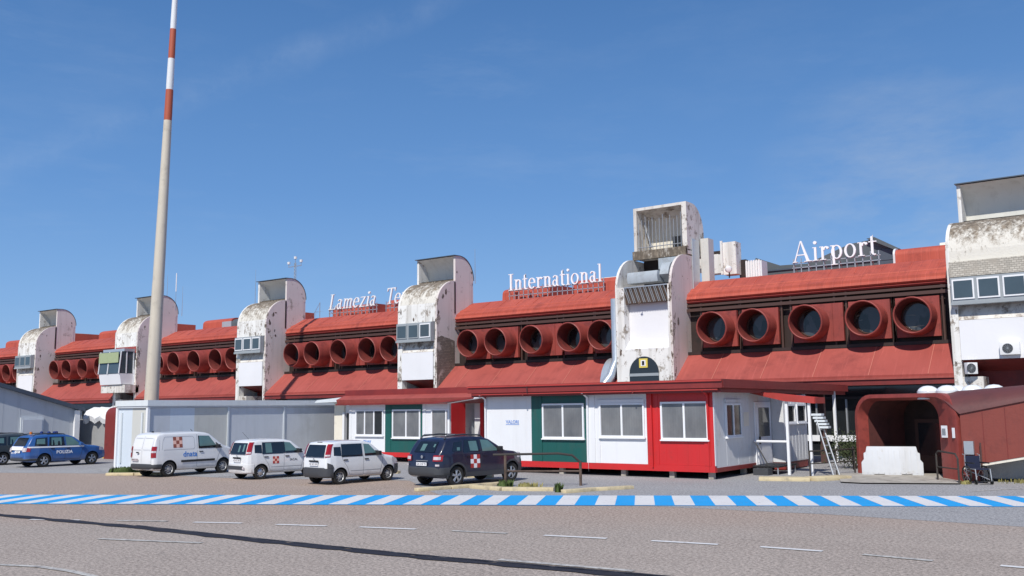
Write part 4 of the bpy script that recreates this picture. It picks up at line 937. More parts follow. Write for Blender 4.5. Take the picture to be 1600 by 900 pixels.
b=MB(); b.box(-.25,.25,-.35,.2,.48,.52,'navycloth'); b.build('seat',wc)
b=MB(); b.box(-.25,.25,.2,.23,.52,.92,'navycloth'); b.build('backrest',wc)
b=MB(); b.tube([(-.25,-.35,.15),(.25,.2,.46)],.015,'steel',5); b.tube([(.25,-.35,.15),(-.25,.2,.46)],.015,'steel',5); b.box(-.2,.2,-.62,-.45,.1,.12,'black'); b.build('cross_brace',wc)
# railings
def railing(pts,h,label,m='rail',mid=True,name='railing',drop=True):
    o=Vector((*pts[0],0)); e=empty(name,o,label,'railing'); q=[Vector((*p,0))-o for p in pts]
    b=MB(); up=[p+Vector((0,0,h)) for p in q]
    b.tube(up,.03,m,8); b.build('top_rail',e)
    if mid: b=MB(); b.tube([p+Vector((0,0,h*.5)) for p in q],.022,m,6); b.build('mid_rail',e)
    for p in q: b=MB(); b.tube([p,p+Vector((0,0,h))],.032,m,8); b.build('post',e)
    return e
r1=empty('railing',(-19.22,26.24,0),'rusty tubular railing bent down at its right end, beside the navy car','railing')
b=MB(); b.tube([(0,0,0),(0,0,1.1)],.05,'rust',8); b.build('post',r1)
b=MB(); b.tube([(1.85,1.9,0),(1.85,1.9,.85)],.05,'rust',8); b.build('post',r1)
b=MB(); b.tube([(0,0,1.12),(1.3,1.35,1.12),(1.65,1.7,1.05),(1.85,1.9,.8)],.04,'rail',8); b.tube([(0,0,1.12),(-.3,-.3,1.12)],.04,'rail',8); b.build('top_rail',r1)
b=MB(); b.tube([(0,0,.55),(1.85,1.9,.5)],.035,'rust',8); b.build('mid_rail',r1)
railing([(-11.9,35.9),(-11.3,37.2),(-11.0,38.6),(-11.6,40.5)],.95,'dark railing left of the tunnel mouth, in front of the shrub')
r3=empty('railing',(-7.35,35.7,0),'dark bent railing in front of the right jamb of the tunnel mouth','railing')
b=MB(); b.tube([(0,0,0),(0,0,.95),(.1,-.12,1.05),(.8,-.98,1.0),(.9,-1.15,.85),(.9,-1.15,0)],.033,'rail',8); b.build('top_rail',r3)
b=MB(); b.tube([(0,0,.5),(.9,-1.15,.5)],.024,'rail',6); b.build('mid_rail',r3)
# meter boxes by the ramp
mb=empty('meter_box',(-6.25,35.6,1.05),'small grey electric box on the red ramp above the wheelchair','electric box')
b=MB(); b.box(-.15,.15,-.12,.1,-.1,.35,'steel'); b.build('casing',mb)
b=MB(); b.tube([(-.03,-.02,-.1),(-.03,-.02,-1.0)],.02,'rust',6); b.tube([(.35,0,.3),(.35,0,-1)],.03,'timberdark',6); b.build('conduit',mb)
# air conditioners
def ac(x,y,z,label,w=.85,h=.6,rz=0):
    e=empty('air_conditioner',(x,y,z),label,'air conditioner',rotz=rz)
    b=MB(); b.box(-w/2,w/2,-.3,0,0,h,'white'); b.build('casing',e,bevel=.015)
    b=MB(); b.lathe([(0,.23),(.02,.22)],(-.08,-.32,h/2),(0,1,0),'alu',20); b.lathe([(0,0),(0,.23)],(-.08,-.315,h/2),(0,1,0),'bumper',20)
    for k in range(6): a=k*math.pi/6; b.tube([(-.08-.22*math.cos(a),-.33,h/2-.22*math.sin(a)),(-.08+.22*math.cos(a),-.33,h/2+.22*math.sin(a))],.006,'alu',4)
    b.build('fan_grille',e); return e
ac(-6.65,49.9,4.98,'white air conditioner mounted on the white panel of the nearest tower')
ac(-8.5,49.9,4.12,'white air conditioner at the foot of the nearest tower beside the skylight domes',.5,.55,R(40))
lm=empty('flood_lamp',(-22.7,55,11.0),'small white floodlight on the roof edge beside the tall central tower','lamp')
b=MB(); b.tube([(0,0,-.3),(0,0,.2)],.04,'black',6); b.build('bracket',lm)
b=MB(); b.lathe([(0,0),(.02,.22),(.25,.16),(.3,0)],(0,-.1,.25),(.5,-1,-.3),'white',12); b.build('lamp_head',lm)
# far cladding: entrance canopy behind
# kerbs
def kerb(pts,label,m='kerb',w=.13,h=.12):
    o=Vector((*pts[0],0)); e=MB()
    for a,c in zip(pts,pts[1:]):
        a=Vector(a);c=Vector(c);n=max(1,int((c-a).length/1.0)); d=(c-a)/n; dn=d.normalized(); q=Vector((-dn.y,dn.x))*w
        for i in range(n):
            s_=a+d*i+dn*.012; t_=a+d*(i+1)-dn*.012; j=random.uniform(-.012,.012); P4=[s_-q,t_-q,t_+q,s_+q]
            vs=[(p.x-o.x+j,p.y-o.y+j,z) for z in (0,h+j) for p in P4]
            e.add(vs,[(0,3,2,1),(4,5,6,7),(0,1,5,4),(1,2,6,5),(2,3,7,6),(3,0,4,7)],m)
    ob=e.build('kerb',loc=o,bevel=.02); return tag(ob,label,'kerb')
kerb([(-20.95,23.6),(-20.2,26.2),(-20.0,27.2)],'cream painted kerb under the tail of the navy car')
kerb([(-20.1,25.5),(-18.6,25.2),(-17.0,25.9)],'long yellowish kerb at the foot of the bent railing')
kerb([(-16.3,25.35),(-15.9,26.6),(-15.2,27.9)],'short rough kerb right of the green weed')
kerb([(-38.4,23.1),(-37.3,23.75),(-36.2,24.6)],'low cream kerb with grass behind the white van')
kerb([(-12.9,33.2),(-11.2,33.75),(-10.4,35.2)],'flat pale kerb under the porch posts','kerb',.32,.13)
kerb([(-31.0,29.2),(-27.5,29.9)],'cream kerb seen under the small white cars')
kerb([(-24.5,29.2),(-22.4,29.8)],'cream kerb stub between the small white car and the navy car')
# weeds
def weed(x,y,n,h,label,m='weed',spread=.12,cat='weed'):
    b=MB()
    for i in range(n):
        a=random.uniform(0,6.28); r_=random.uniform(0,spread); hh=h*random.uniform(.5,1); l=random.uniform(.05,.5)*hh; w=.012+.02*random.random()
        p=Vector((r_*math.cos(a),r_*math.sin(a),0)); d=Vector((math.cos(a*1.7),math.sin(a*1.7),0)); s_=Vector((-d.y,d.x,0))*w
        m1=p+d*l*.4+Vector((0,0,hh*.6)); tp=p+d*l+Vector((0,0,hh))
        b.add([p-s_,p+s_,m1+s_*1.2,m1-s_*1.2],[(0,1,2,3)],m); b.add([m1-s_*1.2,m1+s_*1.2,tp],[(0,1,2)],m)
    o=b.build('weed',loc=(x,y,0),fix=False); return tag(o,label,cat)
weed(-16.65,25.6,120,.33,'upright green weed tuft between two kerbs')
weed(-19.15,26.1,170,.3,'green grass tuft at the foot of the left railing post',spread=.3)
weed(-18.4,26.4,120,.22,'low dry grass along the yellowish kerb','weeddry',.5)
weed(-39.2,24.7,900,.3,'grass patch beside the light blue end of the grey building',spread=.95)
weed(-6.3,34.7,60,.15,'small dry weed at the railing foot right of the slab','weeddry',.2)
weed(-4.6,36.1,160,.16,'dry grass line under the rising ramp','weeddry',.9)
# shrub left of the tunnel
sh=empty('shrub',(-11.7,41.2,0),'dark leafy shrub behind the railing left of the tunnel','shrub')
b=MB()
for k in range(7): b.tube([(0,0,0),(random.uniform(-.8,.8),random.uniform(-.5,.5),random.uniform(.7,1.3))],.02,'timberdark',5)
b.build('stem',sh)
b=MB()
for i in range(2200):
    p=Vector((max(-1.2,random.gauss(0,.6)),random.gauss(0,.4),.75+random.gauss(0,.34)))
    if p.z<.05: continue
    a=Vector((random.uniform(-1,1),random.uniform(-1,1),random.uniform(-1,1))).normalized(); c=a.orthogonal().normalized(); s_=.05
    b.add([p-a*s_,p+c*s_*.5,p+a*s_,p-c*s_*.5],[(0,1,2,3)],'shrub')
b.build('foliage',sh,fix=False)

# ------------------------------------------------------------------ cars
def lerpk(keys,x):
    if x<=keys[0][0]: return keys[0][1]
    for (a,va),(c,vc) in zip(keys,keys[1:]):
        if x<=c: return va+(vc-va)*(x-a)/(c-a) if c>a else vc
    return keys[-1][1]
class Car:
    def __init__(s,top,bot,plan,belt,tumble,wb,wr,crown=.03):
        s.top=top;s.bot=bot;s.plan=plan;s.belt=belt;s.t=tumble;s.wb=wb;s.wr=wr;s.crown=crown
        s.xr=top[0][0]; s.xf=top[-1][0]
    def hw(s,x,z):
        w=lerpk(s.plan,x)
        if z>s.belt: w-=s.t*((z-s.belt)**1.15)
        if z<.75: w-=.10*((.75-z)/.5)**2*.35
        if z>.62 and z<=s.belt: w-=.02*((z-.62)/(s.belt-.62))
        elif z>s.belt: w-=.02
        return w
    def H(s,x): return lerpk(s.top,x)
    def xt(s,z): # rear surface x at height z
        pr=None
        for (a,va),(c,vc) in zip(s.top,s.top[1:]):
            if vc>=z: return a+(c-a)*max(0,(z-va))/(vc-va) if vc>va else a
        return s.top[-1][0]
    def section(s,x):
        H=s.H(x);B=lerpk(s.bot,x);r=min(.11,(H-B)/3)
        pts=[(0,B),(s.hw(x,B)-.12,B),(s.hw(x,B)-.02,B+.05)]
        n=12
        for i in range(n):
            z=B+.1+(H-r-B-.1)*i/(n-1); pts.append((s.hw(x,z),z))
        yb=s.hw(x,H-r)
        for k in (25,50,72): pts.append((yb-r+r*math.cos(R(k)),H-r+r*math.sin(R(k))))
        y0=yb-r
        for f in (1,.7,.35,0): pts.append((y0*f,H+s.crown*(1-f*f)))
        return pts
    def body(s,parent,m):
        xs=set(round(k[0],3) for k in s.top+s.plan); x=s.xr
        while x<s.xf: xs.add(round(x,3)); x+=.07
        xs=sorted(xs); xs=[x for i,x in enumerate(xs) if i==0 or x-xs[i-1]>.008]
        b=MB(); vs=[];n=None
        for x in xs:
            sec=s.section(x); ring_=[(x,-y,z) for y,z in sec]+[(x,y,z) for y,z in sec[-2:0:-1]]; n=len(ring_); vs+=ring_
        fs=[(i*n+k,i*n+(k+1)%n,(i+1)*n+(k+1)%n,(i+1)*n+k) for i in range(len(xs)-1) for k in range(n)]
        b.add(vs,fs,m,True); b.add(vs,[tuple(range(n))],m); b.add(vs,[tuple(range(len(vs)-n,len(vs)))],m)
        o=b.build('body',parent,ang=32); o.data.materials.append(M['dark'])
        c=MB()
        for xw in (0,s.wb): c.lathe([(-1.2,s.wr+.055),(1.2,s.wr+.055)],(xw,0,s.wr),(0,1,0),'dark',36); c.lathe([(-1.2,0),(-1.2,s.wr+.055)],(xw,0,s.wr),(0,1,0),'dark',36); c.lathe([(1.2,s.wr+.055),(1.2,0)],(xw,0,s.wr),(0,1,0),'dark',36)
        co=c.build('cut'); co.data.materials.clear(); co.data.materials.append(M['dark'])
        md=o.modifiers.new('b','BOOLEAN'); md.operation='DIFFERENCE'; md.object=co; md.solver='EXACT'; md.material_mode='TRANSFER'
        # evaluate at the origin
        par=o.parent; o.parent=None
        bpy.context.view_layer.update()
        me=bpy.data.meshes.new_from_object(o.evaluated_get(bpy.context.evaluated_depsgraph_get()))
        o.modifiers.clear(); old=o.data; o.data=me; me.name='body'; bpy.data.meshes.remove(old); bpy.data.objects.remove(co); o.parent=par
        try: me.set_sharp_from_angle(angle=R(32))
        except Exception: pass
        return o
    def side(s,b,poly,m,off=.006,side=-1,n=6):
        """quad patch given by 4 (x,z) corners laid on the flank"""
        a,c,d,e=poly; vs=[]
        for i in range(n+1):
            for j in range(n+1):
                u,v=i/n,j/n
                x=(a[0]*(1-u)+c[0]*u)*(1-v)+(e[0]*(1-u)+d[0]*u)*v; z=(a[1]*(1-u)+c[1]*u)*(1-v)+(e[1]*(1-u)+d[1]*u)*v
                vs.append((x,side*(s.hw(x,z)+off),z))
        b.add(vs,[(i*(n+1)+j,(i+1)*(n+1)+j,(i+1)*(n+1)+j+1,i*(n+1)+j+1) for i in range(n) for j in range(n)],m,True)
    def sideline(s,b,pts,m,w=.008,side=-1,off=.004):
        for a,c in zip(pts,pts[1:]):
            d=Vector((c[0]-a[0],c[1]-a[1])).normalized(); q=Vector((-d.y,d.x))*w
            s.side(b,[(a[0]-q.x,a[1]-q.y),(c[0]-q.x,c[1]-q.y),(c[0]+q.x,c[1]+q.y),(a[0]+q.x,a[1]+q.y)],m,off,side,5)
    def rear(s,b,y0,y1,z0,z1,m,off=.03,inset=0,n=8):
        vs=[]
        for i in range(n+1):
            z=z0+(z1-z0)*i/n
            for j in range(9):
                f=j/8; y=(y0+(y1-y0)*f); y*= 1-inset*(z-z0)/(z1-z0)
                vs.append((s.xt(z)-off,y,z))
        b.add(vs,[(i*9+j,i*9+j+1,(i+1)*9+j+1,(i+1)*9+j) for i in range(n) for j in range(8)],m,True)
        return
    def corner(s,b,z0,z1,m,wr=.14,ws=.16,side=-1,off=.014,n=8):
        vs=[]
        for i in range(n+1):
            z=z0+(z1-z0)*i/n; xt=s.xt(z); ys=s.hw(xt+.05,z)
            for (x,y) in [(xt-off-.012,ys-.1-wr),(xt-off-.008,ys-.085),(xt+.012-off,ys-.03+off),(xt+.05,ys+off*.8),(xt+.05+ws,s.hw(xt+.05+ws,z)+off*.8)]: vs.append((x,side*y,z))
        b.add(vs,[(i*5+j,i*5+j+1,(i+1)*5+j+1,(i+1)*5+j) for i in range(n) for j in range(4)],m,True)
    def bumperband(s,b,xa,z0,z1,m,off=.02,front=False,rnd=.05):
        xe=s.xf if front else s.xr; sg=1 if front else -1
        path=[]; k=8
        for i in range(k+1):
            x=xa+(xe-xa)*i/k; path.append((x,-(lerpk(s.plan,x)-.01+off)))
        path[-1]=(xe+sg*off*.4,path[-1][1]+.02)
        we=lerpk(s.plan,xe)
        mid=[(xe+sg*(off+.03),-(we-.10)),(xe+sg*(off+.05),-we*.5),(xe+sg*(off+.055),0)]
        half=path+mid; full=half+[(x,-y) for x,y in half[-2::-1]]
        n=len(full); vs=[]
        prof=[(z0,.05),(z0+.05,.01),((z0+z1)/2,0),(z1-.03,.005),(z1,.04)]
        for (z,ins) in prof:
            for x,y in full:
                f=1-ins/ .9; vs.append((x-sg*ins,y*f,z))
        b.add(vs,[(i*n+j,i*n+j+1,(i+1)*n+j+1,(i+1)*n+j) for i in range(len(prof)-1) for j in range(n-1)],m,True)
        top=[(v[0],v[1],z1) for v in vs[-n:]]; inn=[(x-sg*.15,y*.85,z1) for x,y in full]
        b.add(top+inn,[(j,j+1,n+j+1,n+j) for j in range(n-1)],m)
    def wheels(s,parent,style):
        for xw in (0,s.wb):
            for sd in (-1,1):
                w=bpy.data.objects.new('wheel',None); COL.objects.link(w); w.parent=parent; w.empty_display_size=.1
                w.location=(xw,sd*(lerpk(s.plan,xw)-.13),s.wr)
                b=MB(); r=s.wr; p=[(-.09,r*.62),(-.10,r*.7),(-.10,r*.9),(-.085,r*.97),(-.05,r),(.05,r),(.085,r*.97),(.10,r*.9),(.10,r*.7),(.09,r*.62),(-.09,r*.62)]
                b.lathe(p,(0,0,0),(0,1,0),'rubber',32); b.build('tyre',w)
                b=MB(); o_=sd
                if style=='alloy':
                    b.lathe([(o_*.085,r*.64),(o_*.07,r*.58),(-o_*.03,r*.56)],(0,0,0),(0,1,0),'rim',28)
                    b.lathe([(o_*.0,0),(o_*.0,r*.56)],(0,0,0),(0,1,0),'black',28)
                    for k in range(5):
                        for dd in (-.14,.14):
                            a=k*2*math.pi/5+.3; e0=Vector((math.cos(a)*r*.12,o_*.07,math.sin(a)*r*.12)); e1=Vector((math.cos(a+dd)*r*.58,o_*.065,math.sin(a+dd)*r*.58)); b.tube([e0,e1],[.03,.022],'rim',6)
                    b.lathe([(o_*.04,r*.2),(o_*.08,r*.18),(o_*.09,0)],(0,0,0),(0,1,0),'rim',16)
                elif style=='cap':
                    b.lathe([(o_*.085,r*.64),(o_*.08,r*.60),(o_*.05,r*.5),(o_*.065,r*.3),(o_*.09,r*.15),(o_*.092,0)],(0,0,0),(0,1,0),'rim',28)
                    for k in range(9):
                        a=k*2*math.pi/9; e1=Vector((math.cos(a)*r*.48,o_*.057,math.sin(a)*r*.48)); b.lathe([(-.008,.028),(.01,.02),(.01,0)],e1,(0,o_,0),'black',8)
                else:
                    b.lathe([(o_*.085,r*.64),(o_*.07,r*.60),(o_*.03,r*.5),(o_*.055,r*.34),(o_*.045,r*.2),(o_*.09,r*.17),(o_*.095,0)],(0,0,0),(0,1,0),'steelrim',28)
                    for k in range(8):
                        a=k*math.pi/4; e1=Vector((math.cos(a)*r*.42,o_*.05,math.sin(a)*r*.42)); b.lathe([(-.012,.03),(.012,.02),(.012,0)],e1,(0,o_,0),'black',8)
                b.build('rim',w)
def place(name,anchor,heading,tr,label,group=None,cat='car'):
    th=R(90-heading); c,s_=math.cos(th),math.sin(th); y=-tr/2
    loc=(anchor[0]-(-s_*y),anchor[1]-(c*y),0)
    return empty(name,loc,label,cat,group,rotz=th)
def mesh(par,name,fn):
    b=MB(); fn(b); return b.build(name,par)
def both(fn):
    for sd in (-1,1): fn(sd)
def plate(car,par,z,txt,w=.26,y=0,m='logowhite',off=.05):
    b=MB(); x=car.xt(z)-off
    b.box(x-.012,x,y-w,y+w,z-.055,z+.055,m); vs,fs=textmesh(txt,.1,.002); b.add([(x-.014-v[2],y-v[0],z+v[1]) for v in vs],fs,'black'); b.build('number_plate',par)
def sidetext(car,b,txt,size,x,z,m,side=-1,**k):
    vs,fs=textmesh(txt,size,.001,**k); b.add([(x+v[0],side*(car.hw(x+v[0],z+v[1])+.007+v[2]*2),z+v[1]) for v in vs],fs,m)
def checks(car,par,x,z,s_,m1,m2,side=-1,pattern='X'):
    b=MB()
    for i in range(3):
        for j in range(3):
            mm=m1 if (i+j)%2==0 else m2
            car.side(b,[(x+i*s_,z+j*s_),(x+(i+1)*s_,z+j*s_),(x+(i+1)*s_,z+(j+1)*s_),(x+i*s_,z+(j+1)*s_)],mm,.007 if mm==m1 else .0065,side,2)
    b.build('square_emblem',par)
def mirror(par,x,y,z,m='black'):
    for sd in (-1,1):
        b=MB(); b.box(x-.07,x+.08,sd*y,sd*(y+.2),z-.02,z+.14,m); b.build('mirror',par,bevel=.03)
def handles(car,par,ps,m='black'):
    for x,z in ps:
        for sd in (-1,1):
            b=MB(); y=car.hw(x,z); b.box(x-.09,x+.09,min(sd*(y-.02),sd*(y+.03)),max(sd*(y-.02),sd*(y+.03)),z-.018,z+.018,m); b.build('door_handle',par)

# --- white van
van=Car([(-.74,.62),(-.735,1.02),(-.71,1.2),(-.60,1.62),(-.54,1.73),(-.42,1.80),(-.2,1.83),(1.5,1.84),(1.85,1.80),(2.05,1.74),(2.62,1.32),(2.78,1.22),(3.1,1.14),(3.42,1.0),(3.58,.84),(3.64,.6)],
 [(-.74,.32),(-.5,.26),(3.2,.24),(3.64,.30)],[(-.74,.76),(-.70,.82),(-.6,.87),(-.3,.895),(2.6,.905),(3.1,.87),(3.4,.78),(3.58,.66),(3.64,.55)],1.08,.16,2.73,.325)
def build_van(e):
    c=van; c.body(e,'carwhite'); c.wheels(e,'steel')
    for sd in (-1,1):
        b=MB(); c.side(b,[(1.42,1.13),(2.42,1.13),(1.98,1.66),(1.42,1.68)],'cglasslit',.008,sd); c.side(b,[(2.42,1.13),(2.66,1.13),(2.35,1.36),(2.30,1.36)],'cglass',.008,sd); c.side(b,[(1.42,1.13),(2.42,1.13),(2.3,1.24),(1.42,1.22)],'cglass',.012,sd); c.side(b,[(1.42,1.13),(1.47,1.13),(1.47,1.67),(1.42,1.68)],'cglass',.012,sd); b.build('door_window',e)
        b=MB(); c.sideline(b,[(1.36,1.74),(1.34,.42),(1.36,.36),(2.3,.36),(2.42,.75),(2.62,1.15)],'seamw',.007,sd); c.sideline(b,[(.2,1.66),(1.15,1.66),(1.22,1.58),(1.24,1.2),(1.18,1.12),(-.28,1.12)],'seamw',.006,sd)
        c.sideline(b,[(-.36,1.12),(-.30,1.5),(-.2,1.66),(.2,1.66)],'seamw',.006,sd); c.sideline(b,[(-.48,1.1),(-.44,1.55)],'seamw',.006,sd); b.build('panel_gap',e)
        b=MB(); c.side(b,[(.55,.58),(2.25,.58),(2.25,.67),(.55,.67)],'black',.02,sd); b.build('side_moulding',e)
        b=MB(); c.corner(b,.82,1.28,'lens',.03,.06,sd,.016); b.build('tail_light',e)
        b=MB(); c.corner(b,1.02,1.10,'lensclear',.02,.05,sd,.02); b.build('reversing_light',e)
        b=MB(); c.side(b,[(3.0,.85),(3.35,.83),(3.25,1.0),(3.02,1.02)],'lensclear',.01,sd); b.build('headlight',e)
    b=MB(); c.bumperband(b,-.37,.34,.56,'bumper',.03); b.build('rear_bumper',e)
    b=MB(); c.bumperband(b,3.12,.26,.55,'bumper',.02,True); b.build('front_bumper',e)
    b=MB(); c.rear(b,-.006,.006,.6,1.7,'seamw',.032); c.rear(b,-.70,-.69,.6,1.6,'seamw',.03); 
    for y0,y1 in ((-.62,-.08),(.08,.62)): c.rear(b,y0,y1,1.14,1.15,'seamw',.033,n=2); c.rear(b,y0,y1,1.62,1.63,'seamw',.033,n=2)
    b.build('rear_door_gap',e)
    b=MB(); b.box(c.xt(1.0)-.07,c.xt(1.0)-.03,.18,.32,1.0,1.05,'black'); b.build('door_handle',e)
    plate(c,e,.72,'FB 812 LN',.22,.42,'lensclear',.04)
    b=MB(); b.add([(2.10,-.6,1.73),(2.10,.6,1.73),(2.72,.72,1.28),(2.72,-.72,1.28)],[(0,1,2,3)],'cglass'); b.build('windscreen',e)
    handles(c,e,[(1.55,1.0)]); mirror(e,2.35,.88,1.14)
    checks(c,e,.18,1.20,.15,'logobrown','logopink'); checks(c,e,.18,1.20,.15,'logobrown','logopink',1)
    b=MB(); sidetext(c,b,'dnata',.32,1.0,.91,'logoblue',bold=.004); b.build('lettering',e)
    b=MB(); b.box(-.3,-.22,-.04,.04,1.86,1.9,'black'); b.tube([(1.7,0,1.86),(1.6,0,1.95)],.01,'black',5); b.build('roof_aerial',e)
e=place('delivery_van',(-35.18,23.89),0,1.5,'white panel van with orange chequered square and blue dnata lettering on its flank',cat='van'); build_van(e)

# --- small white hatchbacks
pan=Car([(-.60,.6),(-.595,.95),(-.56,1.05),(-.47,1.34),(-.42,1.45),(-.32,1.52),(0,1.555),(.5,1.565),(1.15,1.545),(1.45,1.48),(2.02,1.06),(2.12,1.01),(2.6,.93),(2.84,.80),(2.95,.62),(3.0,.48)],
 [(-.60,.30),(-.4,.24),(2.6,.22),(3.0,.28)],[(-.60,.66),(-.56,.71),(-.45,.77),(-.2,.805),(2.0,.815),(2.5,.79),(2.8,.70),(2.95,.58),(3.0,.48)],.98,.22,2.3,.285)
def build_panda(e,plainvan):
    c=pan; c.body(e,'carwhite'); c.wheels(e,'steel' if plainvan else 'cap')
    for sd in (-1,1):
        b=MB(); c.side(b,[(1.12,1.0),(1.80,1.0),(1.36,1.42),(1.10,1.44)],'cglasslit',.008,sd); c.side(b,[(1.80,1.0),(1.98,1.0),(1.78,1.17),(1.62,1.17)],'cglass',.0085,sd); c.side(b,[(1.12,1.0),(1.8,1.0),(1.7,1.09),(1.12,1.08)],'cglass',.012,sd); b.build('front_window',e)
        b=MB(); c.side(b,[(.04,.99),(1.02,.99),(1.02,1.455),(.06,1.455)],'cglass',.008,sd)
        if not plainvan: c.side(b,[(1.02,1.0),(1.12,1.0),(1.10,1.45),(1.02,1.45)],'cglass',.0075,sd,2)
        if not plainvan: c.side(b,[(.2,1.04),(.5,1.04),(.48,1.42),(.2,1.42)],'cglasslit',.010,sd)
        b.build('rear_window_side',e)
        b=MB(); c.side(b,[(-.30,1.05),(.03,1.03),(.03,1.36),(-.28,1.36)],'cglass',.008,sd); b.build('quarter_window',e)
        b=MB(); c.corner(b,1.0,1.47,'lens',.0,.07,sd,.016); b.build('tail_light',e)
        b=MB(); c.corner(b,1.03,1.09,'lensclear',.0,.05,sd,.02); b.build('reversing_light',e)
        b=MB(); c.sideline(b,[(1.06,1.48),(1.05,.34),(1.2,.30),(1.85,.30),(2.0,.9),(2.02,1.02)],'seamw',.007,sd); c.sideline(b,[(.1,1.46),(.08,.9),(.3,.62),(.42,.34),(.6,.30),(1.05,.30)],'seamw',.007,sd); c.sideline(b,[(.45,.47),(1.9,.47)],'seamw',.008,sd); b.build('panel_gap',e)
        b=MB(); c.side(b,[(2.45,.74),(2.82,.68),(2.72,.84),(2.48,.9)],'lensclear',.012,sd); b.build('headlight',e)
    b=MB(); c.rear(b,-.56,.56,1.0,1.44,'cglass',.03,.1)
    b.build('rear_screen',e)
    if not plainvan:
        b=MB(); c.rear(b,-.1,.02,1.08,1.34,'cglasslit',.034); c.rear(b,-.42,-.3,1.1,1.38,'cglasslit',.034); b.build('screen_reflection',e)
    if plainvan:
        b=MB(); c.bumperband(b,-.33,.26,.62,'bumper',.028); b.build('rear_bumper',e)
        b=MB()
        for sd in (-1,1): c.side(b,[(-.56,.60),(-.30,.60),(-.36,.72),(-.56,.80)],'bumper',.02,sd)
        b.build('corner_guard',e); b=MB(); c.bumperband(b,2.62,.24,.66,'bumper',.02,True); b.build('front_bumper',e)
    else:
        b=MB(); c.bumperband(b,-.33,.24,.64,'carwhite',.024); b.build('rear_bumper',e)
        b=MB(); x=c.xr-.09; b.box(x,x+.03,-.5,.62,.40,.54,'bumper'); b.build('bumper_insert',e)
        b=MB(); b.box(x-.01,x+.02,-.62,-.52,.42,.5,'lensclear'); b.build('fog_lamp',e)
        b=MB(); c.bumperband(b,2.62,.24,.60,'carwhite',.02,True); b.build('front_bumper',e)
    b=MB(); x=c.xt(.84)-.05; b.box(x,x+.03,-.27,.27,.82,.88,'black'); b.build('tailgate_handle',e)
    b=MB(); x=c.xt(.94)-.035; b.lathe([(0,0),(0,.04)],(x,0,.93),(1,0,0),'rim',10); b.build('badge',e)
    plate(c,e,.74,'EZ 415 KM',.25,0,'logowhite',.03)
    b=MB(); b.add([(1.50,-.52,1.47),(1.50,.52,1.47),(2.04,.62,1.06),(2.04,-.62,1.06)],[(0,1,2,3)],'cglass'); b.build('windscreen',e)
    handles(c,e,[(.22,.88),(1.2,.88)]); mirror(e,1.72,.78,1.02)
    if not plainvan:
        checks(c,e,.52,.60,.095,'logored','logopink')
        b=MB(); sidetext(c,b,'SACAL',.13,1.5,.73,'bumper'); b.build('lettering',e)
        b=MB(); b.tube([(-.1,0,1.57),(-.4,0,1.86)],.006,'black',5); b.build('roof_aerial',e)
    else:
        b=MB(); b.box(-.37,-.3,-.14,.14,1.5,1.54,'black'); b.build('brake_light',e)
e=place('parked_car',(-30.31,24.79),7,1.41,'small white hatchback with red chequered square on its side, between van and plain white car','small white hatchbacks'); build_panda(e,False)
e=place('parked_car',(-25.48,24.47),6,1.41,'small white hatchback with dark grey bumpers and plain doors, left of the navy car','small white hatchbacks'); build_panda(e,True)
for o in bpy.data.objects:
    if o.get('group')=='small white hatchbacks': pass

